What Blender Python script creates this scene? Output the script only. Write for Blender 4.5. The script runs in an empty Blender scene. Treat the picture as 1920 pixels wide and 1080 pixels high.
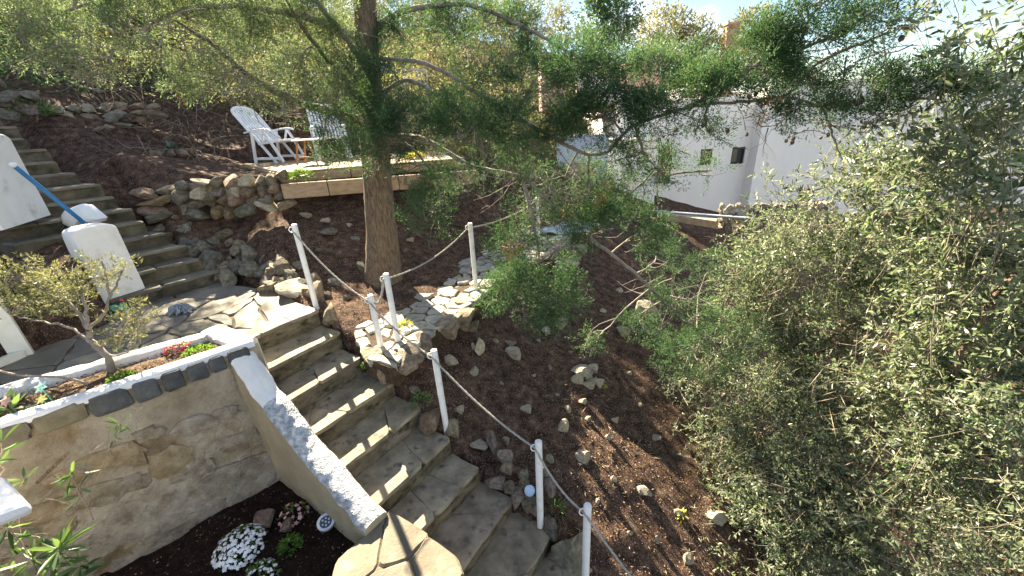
import bpy, bmesh, math, random
import numpy as np
from mathutils import Vector, Matrix

rng = np.random.default_rng(11)
random.seed(5)
scene = bpy.context.scene
COL = scene.collection

# ------------------------------------------------------------------ camera
FPX, PITCH, ROLL = 750.0, math.radians(23), math.radians(-3)
_f = np.array([0, math.cos(PITCH), -math.sin(PITCH)])
_u0 = np.array([0, math.sin(PITCH), math.cos(PITCH)])
_r0 = np.array([1.0, 0, 0])
CR = math.cos(ROLL) * _r0 + math.sin(ROLL) * _u0
CU = -math.sin(ROLL) * _r0 + math.cos(ROLL) * _u0
CF = _f
cam_d = bpy.data.cameras.new('camera')
cam_d.sensor_width = 36.0
cam_d.lens = FPX / 1920 * 36.0
cam_d.clip_start = 0.05
cam_d.clip_end = 2000
cam = bpy.data.objects.new('camera', cam_d)
M = Matrix.Identity(4)
for i in range(3):
    M[i][0], M[i][1], M[i][2] = CR[i], CU[i], -CF[i]
cam.matrix_world = M
COL.objects.link(cam)
scene.camera = cam

# ------------------------------------------------------------------ sky, sun, exposure
SUN_EL = math.radians(33)
SUN_DIR = np.array([-0.53, 0.85])                  # horizontal direction towards the sun
SUN_DIR = SUN_DIR / np.linalg.norm(SUN_DIR)
world = bpy.data.worlds.new('World')
scene.world = world
world.use_nodes = True
nt = world.node_tree
nt.nodes.clear()
wo = nt.nodes.new('ShaderNodeOutputWorld')
bg = nt.nodes.new('ShaderNodeBackground')
sky = nt.nodes.new('ShaderNodeTexSky')
sky.sky_type = 'NISHITA'
sky.sun_disc = False
sky.sun_elevation = SUN_EL
sky.sun_rotation = math.atan2(SUN_DIR[0], SUN_DIR[1]) % (2 * math.pi)
sky.altitude = 50
sky.air_density = 1.0
sky.dust_density = 0.15
sky.ozone_density = 2.0
bg.inputs['Strength'].default_value = 0.037
# thin drifting cloud over the whole dome
tc = nt.nodes.new('ShaderNodeTexCoord')
mp = nt.nodes.new('ShaderNodeMapping')
mp.inputs['Scale'].default_value = (1.0, 1.0, 2.6)
mp.inputs['Location'].default_value = (1.7, 0.6, 0.9)
nz = nt.nodes.new('ShaderNodeTexNoise')
nz.inputs['Scale'].default_value = 2.6
nz.inputs['Detail'].default_value = 7
nz.inputs['Roughness'].default_value = 0.55
rp = nt.nodes.new('ShaderNodeValToRGB')
rp.color_ramp.elements[0].position = 0.51
rp.color_ramp.elements[0].color = (0, 0, 0, 1)
rp.color_ramp.elements[1].position = 0.68
rp.color_ramp.elements[1].color = (0.85, 0.85, 0.85, 1)
mx = nt.nodes.new('ShaderNodeMixRGB')
mx.inputs['Color2'].default_value = (11, 10.6, 10.2, 1)
L = nt.links.new
L(tc.outputs['Generated'], mp.inputs['Vector'])
L(mp.outputs['Vector'], nz.inputs['Vector'])
L(nz.outputs['Fac'], rp.inputs['Fac'])
L(rp.outputs['Color'], mx.inputs['Fac'])
L(sky.outputs['Color'], mx.inputs['Color1'])
L(mx.outputs['Color'], bg.inputs['Color'])
L(bg.outputs['Background'], wo.inputs['Surface'])

sd = bpy.data.lights.new('sun', 'SUN')
sd.energy = 5.0
sd.angle = math.radians(0.53)
sd.color = (1.0, 0.87, 0.64)
sun = bpy.data.objects.new('sun', sd)
sv = Vector((SUN_DIR[0] * math.cos(SUN_EL), SUN_DIR[1] * math.cos(SUN_EL), math.sin(SUN_EL)))
sun.rotation_euler = sv.to_track_quat('Z', 'Y').to_euler()
sun.location = sv * 30
COL.objects.link(sun)

scene.view_settings.view_transform = 'Standard'
scene.view_settings.look = 'None'
scene.view_settings.gamma = 1
scene.view_settings.use_curve_mapping = False
scene.view_settings.exposure = 2.75
scene.cycles.max_bounces = 8
scene.cycles.transparent_max_bounces = 8

# ------------------------------------------------------------------ pixel to place
def ray(x, y):
    return (x - 960) / FPX * CR - (y - 540) / FPX * CU + CF
def at_z(x, y, Z):
    d = ray(x, y); return d * (Z / d[2])
def at_y(x, y, Y):
    d = ray(x, y); return d * (Y / d[1])
def dep(P):
    return float(np.dot(P, CF))
def to_px(P):
    z = P @ CF
    return np.array([960 + FPX * (P @ CR) / z, 540 - FPX * (P @ CU) / z])

# ------------------------------------------------------------------ object helpers
OFF = {}
def thing(name, label, cat, loc, group=None, rotz=0.0):
    o = bpy.data.objects.new(name, None)
    o.empty_display_size = 0.1
    COL.objects.link(o)
    o.location = tuple(float(v) for v in loc)
    o.rotation_euler = (0, 0, rotz)
    o['label'] = label; o['category'] = cat
    if group: o['group'] = group
    OFF[o.name] = np.array(loc, float)
    return o
def tag(o, label, cat, group=None):
    o['label'] = label; o['category'] = cat
    if group: o['group'] = group
    return o
def struct(o):
    o['kind'] = 'structure'; return o
def stuff(o):
    o['kind'] = 'stuff'; return o
def mk(name, verts, faces, mat, parent=None, smooth=False, local=False, sharp=None, bevel=None, base=None):
    """one mesh object; verts are in world space unless local"""
    verts = np.asarray(verts, float)
    off = np.zeros(3)
    if parent is not None and not local:
        off = OFF.get(parent.name, np.zeros(3))
    elif base is not None:
        off = np.asarray(base, float)
    v = verts - off
    me = bpy.data.meshes.new(name)
    if isinstance(faces, np.ndarray):
        n, k = faces.shape
        me.vertices.add(len(v)); me.vertices.foreach_set('co', v.astype(np.float32).ravel())
        me.loops.add(n * k); me.loops.foreach_set('vertex_index', faces.astype(np.int32).ravel())
        me.polygons.add(n)
        me.polygons.foreach_set('loop_start', (np.arange(n) * k).astype(np.int32))
        me.update(calc_edges=True)
    else:
        me.from_pydata([tuple(p) for p in v], [], faces)
    me.materials.append(mat)
    if smooth:
        me.polygons.foreach_set('use_smooth', np.ones(len(me.polygons), bool))
        if sharp:
            me.set_sharp_from_angle(angle=math.radians(sharp))
    o = bpy.data.objects.new(name, me)
    COL.objects.link(o)
    if parent is not None:
        o.parent = parent
        OFF[o.name] = OFF.get(parent.name, np.zeros(3)) if not local else np.zeros(3)
    else:
        OFF[o.name] = off
        o.location = tuple(off)
    if bevel:
        m = o.modifiers.new('edge', 'BEVEL'); m.width = bevel; m.segments = 2; m.limit_method = 'ANGLE'
    return o

class MB:
    def __init__(s): s.v = []; s.f = []; s.n = 0
    def add(s, v, f):
        v = np.asarray(v, float)
        s.v.append(v); s.f += [tuple(int(i) + s.n for i in q) for q in f]; s.n += len(v)
        return s
    def box(s, c, ex, ey, ez):
        """oriented box, half-extent vectors"""
        c, ex, ey, ez = (np.asarray(q, float) for q in (c, ex, ey, ez))
        vs = [c + i * ex + j * ey + k * ez for k in (-1, 1) for j in (-1, 1) for i in (-1, 1)]
        return s.add(vs, [(0, 2, 3, 1), (4, 5, 7, 6), (0, 1, 5, 4), (2, 6, 7, 3), (0, 4, 6, 2), (1, 3, 7, 5)])
    def bar(s, p, q, w, t, up=(0, 0, 1)):
        """rectangular bar p->q, w across, t along up"""
        p = np.asarray(p, float); q = np.asarray(q, float)
        d = q - p; L_ = np.linalg.norm(d); d = d / L_
        u = np.asarray(up, float); u = u - d * np.dot(u, d)
        if np.linalg.norm(u) < 1e-6: u = np.array([1.0, 0, 0]) - d * d[0]
        u /= np.linalg.norm(u); r = np.cross(d, u)
        return s.box((p + q) / 2, d * L_ / 2, r * w / 2, u * t / 2)
    def tube(s, pts, rad, sides=8, cap=True):
        v, f = tube_geo(pts, rad, sides, cap)
        return s.add(v, f)
    def obj(s, name, mat, parent=None, **k):
        return mk(name, np.concatenate(s.v), s.f, mat, parent, **k)

def tube_geo(pts, rad, sides=8, cap=True, wob=0.0, seed=0):
    pts = np.asarray(pts, float); n = len(pts)
    rad = np.broadcast_to(np.asarray(rad, float), (n,))
    t = np.gradient(pts, axis=0); t /= np.linalg.norm(t, axis=1)[:, None] + 1e-9
    ref = np.array([0.3, 0.2, 1.0]) if abs(t[0][2]) < 0.9 else np.array([1.0, 0.2, 0.1])
    u = np.cross(t, ref); u /= np.linalg.norm(u, axis=1)[:, None] + 1e-9
    w = np.cross(t, u)
    ang = np.arange(sides) * 2 * math.pi / sides
    rr = rad[:, None] * np.ones((1, sides))
    if wob:
        g = np.random.default_rng(seed)
        ph = g.uniform(0, 6.28, 4)
        k = np.arange(n)[:, None]
        rr = rr * (1 + wob * (np.sin(2 * ang + ph[0] + k * .35) * .6 + np.sin(3 * ang + ph[1] - k * .21) * .5 + np.sin(5 * ang + ph[2] + k * .5) * .35) + wob * .35 * g.normal(size=(n, sides)))
    v = pts[:, None, :] + rr[..., None] * (np.cos(ang)[None, :, None] * u[:, None, :] + np.sin(ang)[None, :, None] * w[:, None, :])
    v = v.reshape(-1, 3)
    f = []
    for i in range(n - 1):
        for j in range(sides):
            a = i * sides + j; b = i * sides + (j + 1) % sides
            f.append((a, b, b + sides, a + sides))
    if cap:
        f.append(tuple(range(sides))[::-1]); f.append(tuple((n - 1) * sides + j for j in range(sides)))
    return v, f

def spline(P, n):
    P = np.asarray(P, float); m = len(P)
    Q = np.vstack([2 * P[0] - P[1], P, 2 * P[-1] - P[-2]])
    out = []
    for t in np.linspace(0, m - 1 - 1e-6, n):
        i = int(t); x = t - i
        p0, p1, p2, p3 = Q[i], Q[i + 1], Q[i + 2], Q[i + 3]
        out.append(0.5 * (2 * p1 + (p2 - p0) * x + (2 * p0 - 5 * p1 + 4 * p2 - p3) * x * x + (3 * p1 - p0 - 3 * p2 + p3) * x ** 3))
    return np.array(out)

# value noise, vectorised
def _h(i, j, k, s):
    n = (i.astype(np.int64) * 374761393 + j.astype(np.int64) * 668265263 + k.astype(np.int64) * 2147483647 + s * 974711) & 0x7fffffff
    n = ((n ^ (n >> 13)) * 1274126177) & 0x7fffffff
    n = (n ^ (n >> 16)) & 0xffff
    return n / 65535.0
def vnoise(p, s=0):
    p = np.asarray(p, float)
    i = np.floor(p).astype(np.int64); f = p - i; f = f * f * (3 - 2 * f)
    r = 0
    for a in (0, 1):
        for b in (0, 1):
            for c in (0, 1):
                w = (f[..., 0] if a else 1 - f[..., 0]) * (f[..., 1] if b else 1 - f[..., 1]) * (f[..., 2] if c else 1 - f[..., 2])
                r = r + w * _h(i[..., 0] + a, i[..., 1] + b, i[..., 2] + c, s)
    return r
def fbm(p, oct=4, s=0):
    r = 0; a = .5; p = np.asarray(p, float)
    for o in range(oct):
        r = r + a * (vnoise(p, s + o) - .5) * 2; p = p * 2.03 + 7.1; a *= .5
    return r

# ------------------------------------------------------------------ materials
MATS = {}
def mat(name, cols, scale=6.0, rough=0.85, bump=0.3, bscale=None, detail=6, obj_tint=0.0, isl_tint=0.0, trans=None,
        spec=0.3, stretch=None, speck=None, coord='pos', metal=0.0, back=None, bdist=0.02, vor=None):
    """noise-coloured principled; cols = [(pos, rgb)...]"""
    m = bpy.data.materials.new(name); m.use_nodes = True
    t = m.node_tree; N = t.nodes; K = t.links.new
    N.clear()
    out = N.new('ShaderNodeOutputMaterial'); p = N.new('ShaderNodeBsdfPrincipled')
    p.inputs['Roughness'].default_value = rough
    p.inputs['Specular IOR Level'].default_value = spec
    p.inputs['Metallic'].default_value = metal
    if coord == 'pos':
        g = N.new('ShaderNodeNewGeometry'); vec = g.outputs['Position']
    else:
        g = N.new('ShaderNodeTexCoord'); vec = g.outputs['Object']
    mpn = N.new('ShaderNodeMapping'); K(vec, mpn.inputs['Vector'])
    if stretch: mpn.inputs['Scale'].default_value = stretch
    if obj_tint:
        oi = N.new('ShaderNodeObjectInfo')
        cmb = N.new('ShaderNodeVectorMath'); cmb.operation = 'SCALE'
        cmb.inputs[0].default_value = (13, 7, 19); K(oi.outputs['Random'], cmb.inputs['Scale'])
        K(cmb.outputs['Vector'], mpn.inputs['Location'])
    n1 = N.new('ShaderNodeTexNoise'); n1.inputs['Scale'].default_value = scale
    n1.inputs['Detail'].default_value = detail; n1.inputs['Roughness'].default_value = .62
    K(mpn.outputs['Vector'], n1.inputs['Vector'])
    r = N.new('ShaderNodeValToRGB')
    els = r.color_ramp.elements
    while len(els) < len(cols): els.new(0.5)
    for e, (ps, c) in zip(els, cols):
        e.position = ps; e.color = (*c, 1)
    K(n1.outputs['Fac'], r.inputs['Fac'])
    colr = r.outputs['Color']
    if speck:
        sc_, lo, hi, c2 = speck
        n3 = N.new('ShaderNodeTexNoise'); n3.inputs['Scale'].default_value = sc_; n3.inputs['Detail'].default_value = 4
        K(mpn.outputs['Vector'], n3.inputs['Vector'])
        r3 = N.new('ShaderNodeValToRGB'); r3.color_ramp.elements[0].position = lo; r3.color_ramp.elements[1].position = hi
        K(n3.outputs['Fac'], r3.inputs['Fac'])
        mxx = N.new('ShaderNodeMixRGB'); K(r3.outputs['Color'], mxx.inputs['Fac']); K(colr, mxx.inputs['Color1'])
        mxx.inputs['Color2'].default_value = (*c2, 1); colr = mxx.outputs['Color']
    if vor:
        vs_, wd, c2 = vor
        vn = N.new('ShaderNodeTexVoronoi'); vn.feature = 'DISTANCE_TO_EDGE'; vn.inputs['Scale'].default_value = vs_
        K(mpn.outputs['Vector'], vn.inputs['Vector'])
        r4 = N.new('ShaderNodeValToRGB'); r4.color_ramp.elements[0].color = (1, 1, 1, 1); r4.color_ramp.elements[1].color = (0, 0, 0, 1)
        r4.color_ramp.elements[1].position = wd; K(vn.outputs['Distance'], r4.inputs['Fac'])
        mx4 = N.new('ShaderNodeMixRGB'); K(r4.outputs['Color'], mx4.inputs['Fac']); K(colr, mx4.inputs['Color1'])
        mx4.inputs['Color2'].default_value = (*c2, 1); colr = mx4.outputs['Color']
    def tint(src, amt, colr):
        h = N.new('ShaderNodeHueSaturation')
        mr = N.new('ShaderNodeMapRange'); mr.inputs['To Min'].default_value = 1 - amt; mr.inputs['To Max'].default_value = 1 + amt
        K(src, mr.inputs['Value']); K(mr.outputs['Result'], h.inputs['Value'])
        wn = N.new('ShaderNodeTexWhiteNoise'); wn.noise_dimensions = '1D'; K(src, wn.inputs['W'])
        mr2 = N.new('ShaderNodeMapRange'); mr2.inputs['To Min'].default_value = .5 - amt * .06; mr2.inputs['To Max'].default_value = .5 + amt * .06
        K(wn.outputs['Value'], mr2.inputs['Value']); K(mr2.outputs['Result'], h.inputs['Hue'])
        mr3 = N.new('ShaderNodeMapRange'); mr3.inputs['To Min'].default_value = 1 - amt * .8; mr3.inputs['To Max'].default_value = 1 + amt * .5
        K(wn.outputs['Value'], mr3.inputs['Value']); K(mr3.outputs['Result'], h.inputs['Saturation'])
        K(colr, h.inputs['Color']); return h.outputs['Color']
    if obj_tint: colr = tint(oi.outputs['Random'], obj_tint, colr)
    if isl_tint:
        gi = N.new('ShaderNodeNewGeometry'); colr = tint(gi.outputs['Random Per Island'], isl_tint, colr)
    if back:
        gb = N.new('ShaderNodeNewGeometry')
        mb = N.new('ShaderNodeMixRGB'); K(gb.outputs['Backfacing'], mb.inputs['Fac']); K(colr, mb.inputs['Color1'])
        mb.inputs['Color2'].default_value = (*back, 1); colr = mb.outputs['Color']
    K(colr, p.inputs['Base Color'])
    if bump:
        n2 = N.new('ShaderNodeTexNoise'); n2.inputs['Scale'].default_value = bscale or scale * 4
        n2.inputs['Detail'].default_value = 8; n2.inputs['Roughness'].default_value = .65
        K(mpn.outputs['Vector'], n2.inputs['Vector'])
        b = N.new('ShaderNodeBump'); b.inputs['Strength'].default_value = bump; b.inputs['Distance'].default_value = bdist
        K(n2.outputs['Fac'], b.inputs['Height']); K(b.outputs['Normal'], p.inputs['Normal'])
    if trans:
        amt, mul = trans
        tb = N.new('ShaderNodeBsdfTranslucent'); mm = N.new('ShaderNodeMixRGB'); mm.blend_type = 'MULTIPLY'; mm.inputs['Fac'].default_value = 1
        K(colr, mm.inputs['Color1']); mm.inputs['Color2'].default_value = (*mul, 1); K(mm.outputs['Color'], tb.inputs['Color'])
        ms = N.new('ShaderNodeMixShader'); ms.inputs['Fac'].default_value = amt
        K(p.outputs['BSDF'], ms.inputs[1]); K(tb.outputs['BSDF'], ms.inputs[2]); K(ms.outputs['Shader'], out.inputs['Surface'])
    else:
        K(p.outputs['BSDF'], out.inputs['Surface'])
    MATS[name] = m
    return m

mat('mulch', [(.27, (.020, .012, .009)), (.45, (.062, .037, .027)), (.60, (.135, .082, .058)), (.78, (.29, .205, .148))], scale=9, rough=.95, bump=1.0, bscale=60, bdist=.03,
    speck=(85, .58, .68, (.34, .26, .18)), spec=.1)
mat('chips', [(.3, (.08, .043, .027)), (.5, (.17, .10, .062)), (.7, (.36, .255, .17))], scale=40, rough=.9, bump=0, isl_tint=.7, spec=.15)
mat('straw', [(.3, (.20, .15, .10)), (.7, (.42, .34, .24))], scale=30, rough=.9, bump=0, isl_tint=.4, spec=.15)
mat('earth', [(.3, (.07, .036, .022)), (.7, (.16, .085, .05))], scale=5, rough=.95, bump=.8, bscale=25, bdist=.05, spec=.1)
mat('slate', [(.25, (.10, .098, .088)), (.5, (.19, .18, .155)), (.75, (.30, .27, .21))], scale=3.2, rough=.75, bump=.45, bscale=28, obj_tint=.18,
    speck=(7, .55, .75, (.33, .27, .17)))
mat('step_stone', [(.28, (.11, .09, .06)), (.45, (.225, .186, .126)), (.6, (.325, .27, .184)), (.78, (.44, .375, .26))], scale=4.5, rough=.8, bump=.5, bscale=30, obj_tint=.1,
    speck=(11, .57, .7, (.10, .095, .075)))
mat('riser', [(.28, (.05, .04, .026)), (.42, (.14, .112, .072)), (.58, (.25, .203, .132)), (.75, (.37, .31, .21))], scale=5.5, rough=.95, bump=1.0, bscale=22, bdist=.05, obj_tint=.12,
    speck=(7.5, .55, .68, (.05, .055, .022)), stretch=(1, 1, 1.8))
mat('path_stone', [(.3, (.26, .245, .205)), (.55, (.38, .355, .285)), (.8, (.49, .45, .35))], scale=5, rough=.8, bump=.4, bscale=35, obj_tint=.22,
    speck=(9, .55, .72, (.22, .175, .11)))
mat('mortar', [(.3, (.11, .085, .055)), (.7, (.22, .175, .12))], scale=9, rough=.95, bump=.8, bscale=40, spec=.1)
mat('gap_soil', [(.3, (.035, .025, .017)), (.7, (.10, .075, .05))], scale=20, rough=.95, bump=.8, bscale=70, spec=.1)
mat('rock', [(.3, (.10, .08, .06)), (.45, (.23, .185, .135)), (.58, (.33, .275, .20)), (.72, (.43, .365, .275))], scale=2.2, detail=10, rough=.95, bump=1.0, bscale=5, bdist=.05, obj_tint=.22, coord='obj',
    speck=(4, .55, .70, (.19, .125, .07)))
mat('rock_orange', [(.3, (.11, .07, .045)), (.45, (.24, .165, .105)), (.58, (.33, .24, .16)), (.72, (.42, .33, .235))], scale=2.2, detail=10, rough=.95, bump=1.0, bscale=5, bdist=.05, obj_tint=.22, coord='obj')
mat('rock_grey', [(.3, (.085, .078, .062)), (.45, (.18, .165, .13)), (.58, (.26, .24, .195)), (.72, (.35, .325, .27))], scale=2.2, detail=10, rough=.95, bump=1.0, bscale=5, bdist=.05, obj_tint=.22, coord='obj',
    speck=(3, .54, .70, (.15, .13, .065)))
mat('rock_pale', [(.3, (.30, .24, .155)), (.45, (.46, .39, .27)), (.58, (.57, .50, .37)), (.72, (.64, .58, .46))], scale=2.2, detail=10, rough=.95, bump=1.0, bscale=5, bdist=.05, obj_tint=.15, coord='obj')
mat('wall_ochre', [(.3, (.19, .135, .075)), (.45, (.31, .235, .14)), (.58, (.39, .31, .20)), (.72, (.46, .39, .285))], scale=11, detail=10, rough=.95, bump=1.0, bscale=40, bdist=.04, obj_tint=.12)
mat('wall_buff', [(.3, (.17, .135, .10)), (.45, (.29, .24, .18)), (.58, (.37, .32, .25)), (.72, (.45, .40, .33))], scale=11, detail=10, rough=.95, bump=1.0, bscale=40, bdist=.04, obj_tint=.12)
mat('concrete', [(.25, (.16, .125, .085)), (.42, (.33, .272, .195)), (.58, (.44, .382, .295)), (.75, (.53, .475, .385))], scale=3.4, detail=10, rough=.95, bump=1.0, bscale=20, bdist=.06,
    speck=(3.6, .56, .70, (.23, .155, .075)))
mat('render_tan', [(.3, (.29, .235, .155)), (.6, (.38, .315, .215)), (.8, (.45, .39, .28))], scale=4, rough=.92, bump=.4, bscale=25)
mat('white_paint', [(.3, (.60, .60, .60)), (.6, (.74, .74, .73)), (.8, (.80, .80, .78))], scale=5, rough=.6, bump=.5, bscale=30, spec=.4)
mat('white_old', [(.25, (.40, .36, .30)), (.45, (.62, .60, .56)), (.7, (.76, .75, .72))], scale=7, rough=.7, bump=.7, bscale=45, bdist=.015)
mat('white_worn', [(.32, (.20, .215, .235)), (.46, (.36, .385, .415)), (.58, (.56, .585, .61)), (.74, (.80, .80, .80))], scale=24, rough=.38, bump=1.0, bscale=38, spec=.5, bdist=.03)
mat('pillar_white', [(.25, (.64, .62, .58)), (.45, (.76, .75, .72)), (.7, (.83, .82, .80))], scale=3.5, rough=.75, bump=.45, bscale=35, bdist=.015,
    speck=(5, .60, .8, (.50, .45, .37)))
mat('blue_slate', [(.3, (.045, .049, .052)), (.6, (.085, .091, .097)), (.8, (.15, .156, .16))], scale=11, rough=.6, bump=.6, bscale=40, obj_tint=.2)
mat('mossy_slate', [(.3, (.10, .09, .06)), (.6, (.17, .15, .10)), (.8, (.24, .21, .15))], scale=9, rough=.8, bump=.6, bscale=40, obj_tint=.2)
mat('soil_dark', [(.3, (.012, .007, .005)), (.6, (.03, .017, .012)), (.8, (.06, .038, .026))], scale=18, rough=.95, bump=1.0, bscale=70, bdist=.03,
    speck=(110, .66, .74, (.22, .18, .14)), spec=.1)
mat('timber', [(.25, (.25, .165, .095)), (.5, (.39, .275, .165)), (.8, (.50, .38, .245))], scale=3, rough=.75, bump=.35, bscale=30, stretch=(1, 9, 9), coord='obj', obj_tint=.12)
mat('deck_wood', [(.25, (.24, .17, .10)), (.5, (.33, .24, .145)), (.8, (.42, .32, .20))], scale=3, rough=.75, bump=.3, bscale=30, stretch=(1, 9, 9), coord='obj', obj_tint=.15)
mat('brown_wood', [(.3, (.30, .14, .06)), (.7, (.42, .22, .10))], scale=6, rough=.6, bump=.2)
mat('plastic', [(.3, (.74, .76, .78)), (.7, (.80, .81, .82))], scale=3, rough=.4, bump=.05, spec=.5)
mat('post_white', [(.25, (.62, .60, .56)), (.5, (.76, .75, .73)), (.8, (.80, .80, .79))], scale=14, rough=.55, bump=.2, bscale=60)
mat('rope', [(.3, (.28, .26, .22)), (.7, (.50, .47, .41))], scale=40, rough=.95, bump=.5, bscale=150)
mat('bark', [(.28, (.085, .058, .040)), (.45, (.20, .145, .098)), (.62, (.31, .235, .16)), (.8, (.42, .34, .25))], scale=10, rough=.95, bump=1.0, bscale=16, bdist=.05, stretch=(5.5, 5.5, .9), vor=(4.2, .035, (.09, .065, .046)))
mat('twig', [(.3, (.17, .14, .115)), (.6, (.29, .25, .21)), (.8, (.42, .37, .32))], scale=9, rough=.9, bump=.4, isl_tint=.25)
mat('dry_twig', [(.3, (.20, .16, .12)), (.7, (.40, .34, .26))], scale=9, rough=.9, bump=0, isl_tint=.4)
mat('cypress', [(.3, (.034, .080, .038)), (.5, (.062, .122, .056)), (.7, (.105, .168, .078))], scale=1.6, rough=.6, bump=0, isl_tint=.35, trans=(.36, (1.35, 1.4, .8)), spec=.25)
mat('cypress_sun_tint', [(.3, (.095, .14, .07)), (.5, (.165, .21, .115)), (.7, (.27, .30, .175))], scale=1.6, rough=.6, bump=0, isl_tint=.4, trans=(.45, (1.15, 1.25, .85)), spec=.25)  # brighter copy of cypress: the sunlit look is put into the leaf colour
mat('olive_leaf', [(.3, (.062, .104, .050)), (.5, (.115, .16, .082)), (.7, (.205, .232, .142))], scale=2.6, rough=.36, bump=0, isl_tint=.5, trans=(.46, (1.15, 1.2, .85)), back=(.23, .26, .18), spec=.55)
mat('shrub_pale', [(.3, (.12, .13, .065)), (.55, (.20, .205, .11)), (.75, (.30, .285, .17))], scale=1.2, rough=.6, bump=0, isl_tint=.35, trans=(.4, (1.3, 1.2, .75)))
mat('oleander', [(.3, (.05, .10, .03)), (.7, (.10, .17, .05))], scale=5, rough=.45, bump=0, isl_tint=.3, trans=(.25, (1.4, 1.5, .7)), back=(.15, .22, .09), spec=.4)
mat('bright_green', [(.3, (.06, .13, .02)), (.7, (.17, .26, .05))], scale=12, rough=.5, bump=0, isl_tint=.35, trans=(.35, (1.3, 1.4, .6)))
mat('fresh_yellow', [(.3, (.30, .32, .05)), (.7, (.46, .44, .09))], scale=12, rough=.5, bump=0, isl_tint=.3, trans=(.35, (1.2, 1.2, .6)))
mat('petal_white', [(.3, (.72, .72, .72)), (.7, (.8, .8, .8))], scale=12, rough=.6, bump=0, isl_tint=.08)
mat('petal_red', [(.3, (.50, .03, .07)), (.7, (.66, .08, .14))], scale=12, rough=.6, bump=0, isl_tint=.25)
mat('petal_pink', [(.3, (.55, .20, .22)), (.7, (.72, .42, .42))], scale=60, rough=.6, bump=0, isl_tint=.2)
mat('agave', [(.3, (.05, .10, .075)), (.7, (.10, .165, .12))], scale=6, rough=.6, bump=0, isl_tint=.2)
mat('house_white', [(.3, (.82, .78, .72)), (.5, (.87, .83, .77)), (.7, (.88, .845, .79))], scale=.8, rough=.85, bump=.15, bscale=40, stretch=(1.6, 1.6, .35), speck=(1.4, .60, .85, (.76, .72, .66)))
mat('house_blue', [(.3, (.44, .48, .56)), (.7, (.52, .56, .63))], scale=1, rough=.8, bump=.15)
mat('house_pink', [(.3, (.42, .26, .22)), (.7, (.52, .33, .28))], scale=1.5, rough=.9, bump=.2)
mat('frame_dark', [(.3, (.018, .017, .017)), (.7, (.03, .028, .027))], scale=5, rough=.45, bump=0)
mat('beige_wall', [(.25, (.30, .25, .17)), (.5, (.44, .375, .265)), (.8, (.54, .475, .36))], scale=7, rough=.95, bump=.9, bscale=20, bdist=.04)
mat('pipe_grey', [(.3, (.34, .37, .42)), (.7, (.45, .48, .52))], scale=5, rough=.4, bump=0)
mat('terracotta', [(.3, (.36, .12, .05)), (.7, (.50, .19, .08))], scale=8, rough=.8, bump=.3)
mat('blue_pole', [(.3, (.03, .16, .42)), (.7, (.05, .22, .52))], scale=8, rough=.35, bump=0, spec=.5)
mat('black_cloth', [(.3, (.012, .012, .013)), (.7, (.03, .03, .032))], scale=20, rough=.9, bump=.3)
mat('mop_blue', [(.3, (.16, .22, .28)), (.7, (.40, .46, .52))], scale=40, rough=.95, bump=.4, isl_tint=.4)
mat('toy_green', [(.3, (.08, .42, .28)), (.7, (.16, .52, .38))], scale=8, rough=.4, bump=0)
mat('toy_aqua', [(.3, (.30, .62, .54)), (.7, (.40, .70, .62))], scale=8, rough=.4, bump=0)
mat('toy_yellow', [(.3, (.68, .58, .16)), (.7, (.76, .68, .26))], scale=8, rough=.4, bump=0)
mat('toy_pink', [(.3, (.68, .36, .34)), (.7, (.76, .46, .44))], scale=8, rough=.4, bump=0)
mat('disc_blue', [(.3, (.30, .46, .62)), (.7, (.48, .62, .74))], scale=50, rough=.15, bump=0, spec=.6)
mat('disc_metal', [(.3, (.55, .55, .54)), (.7, (.72, .72, .70))], scale=12, rough=.3, bump=0, metal=.6)
mat('solar_dark', [(.3, (.03, .035, .045)), (.7, (.10, .11, .12))], scale=60, rough=.2, bump=0, spec=.6)
mat('cone', [(.3, (.11, .075, .05)), (.7, (.22, .16, .11))], scale=60, rough=.9, bump=.6, bscale=120, obj_tint=.3)
mat('dead_orange', [(.3, (.34, .12, .035)), (.7, (.48, .19, .06))], scale=6, rough=.8, bump=0, isl_tint=.3)
mat('wire', [(.3, (.40, .40, .38)), (.7, (.55, .55, .52))], scale=5, rough=.5, bump=0)
mat('plastic_cloth', [(.3, (.30, .34, .38)), (.7, (.50, .54, .58))], scale=3, rough=.35, bump=.6, bscale=8, bdist=.03)
mat('cream_paint', [(.3, (.66, .64, .55)), (.7, (.78, .77, .70))], scale=6, rough=.6, bump=.1)
def glass_mat():
    m = bpy.data.materials.new('window_glass'); m.use_nodes = True
    p = m.node_tree.nodes['Principled BSDF']
    p.inputs['Base Color'].default_value = (.03, .035, .04, 1); p.inputs['Roughness'].default_value = .06
    p.inputs['Specular IOR Level'].default_value = .8
    MATS['window_glass'] = m
glass_mat()
# ------------------------------------------------------------------ the lie of the land
R0 = np.array([-2.23, 4.13]); ANG = math.radians(-35.5)
SA = np.array([math.cos(ANG), math.sin(ANG)])      # down the steps
SB = np.array([-SA[1], SA[0]])                     # across, towards the mulch slope
TREAD, RISE, SW, PZ = 0.374, 0.19, 0.86, -1.9
def st(t, w, z):                                   # stair coordinates to world
    p = R0 + SA * t + SB * w
    return np.array([p[0], p[1], z])
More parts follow.
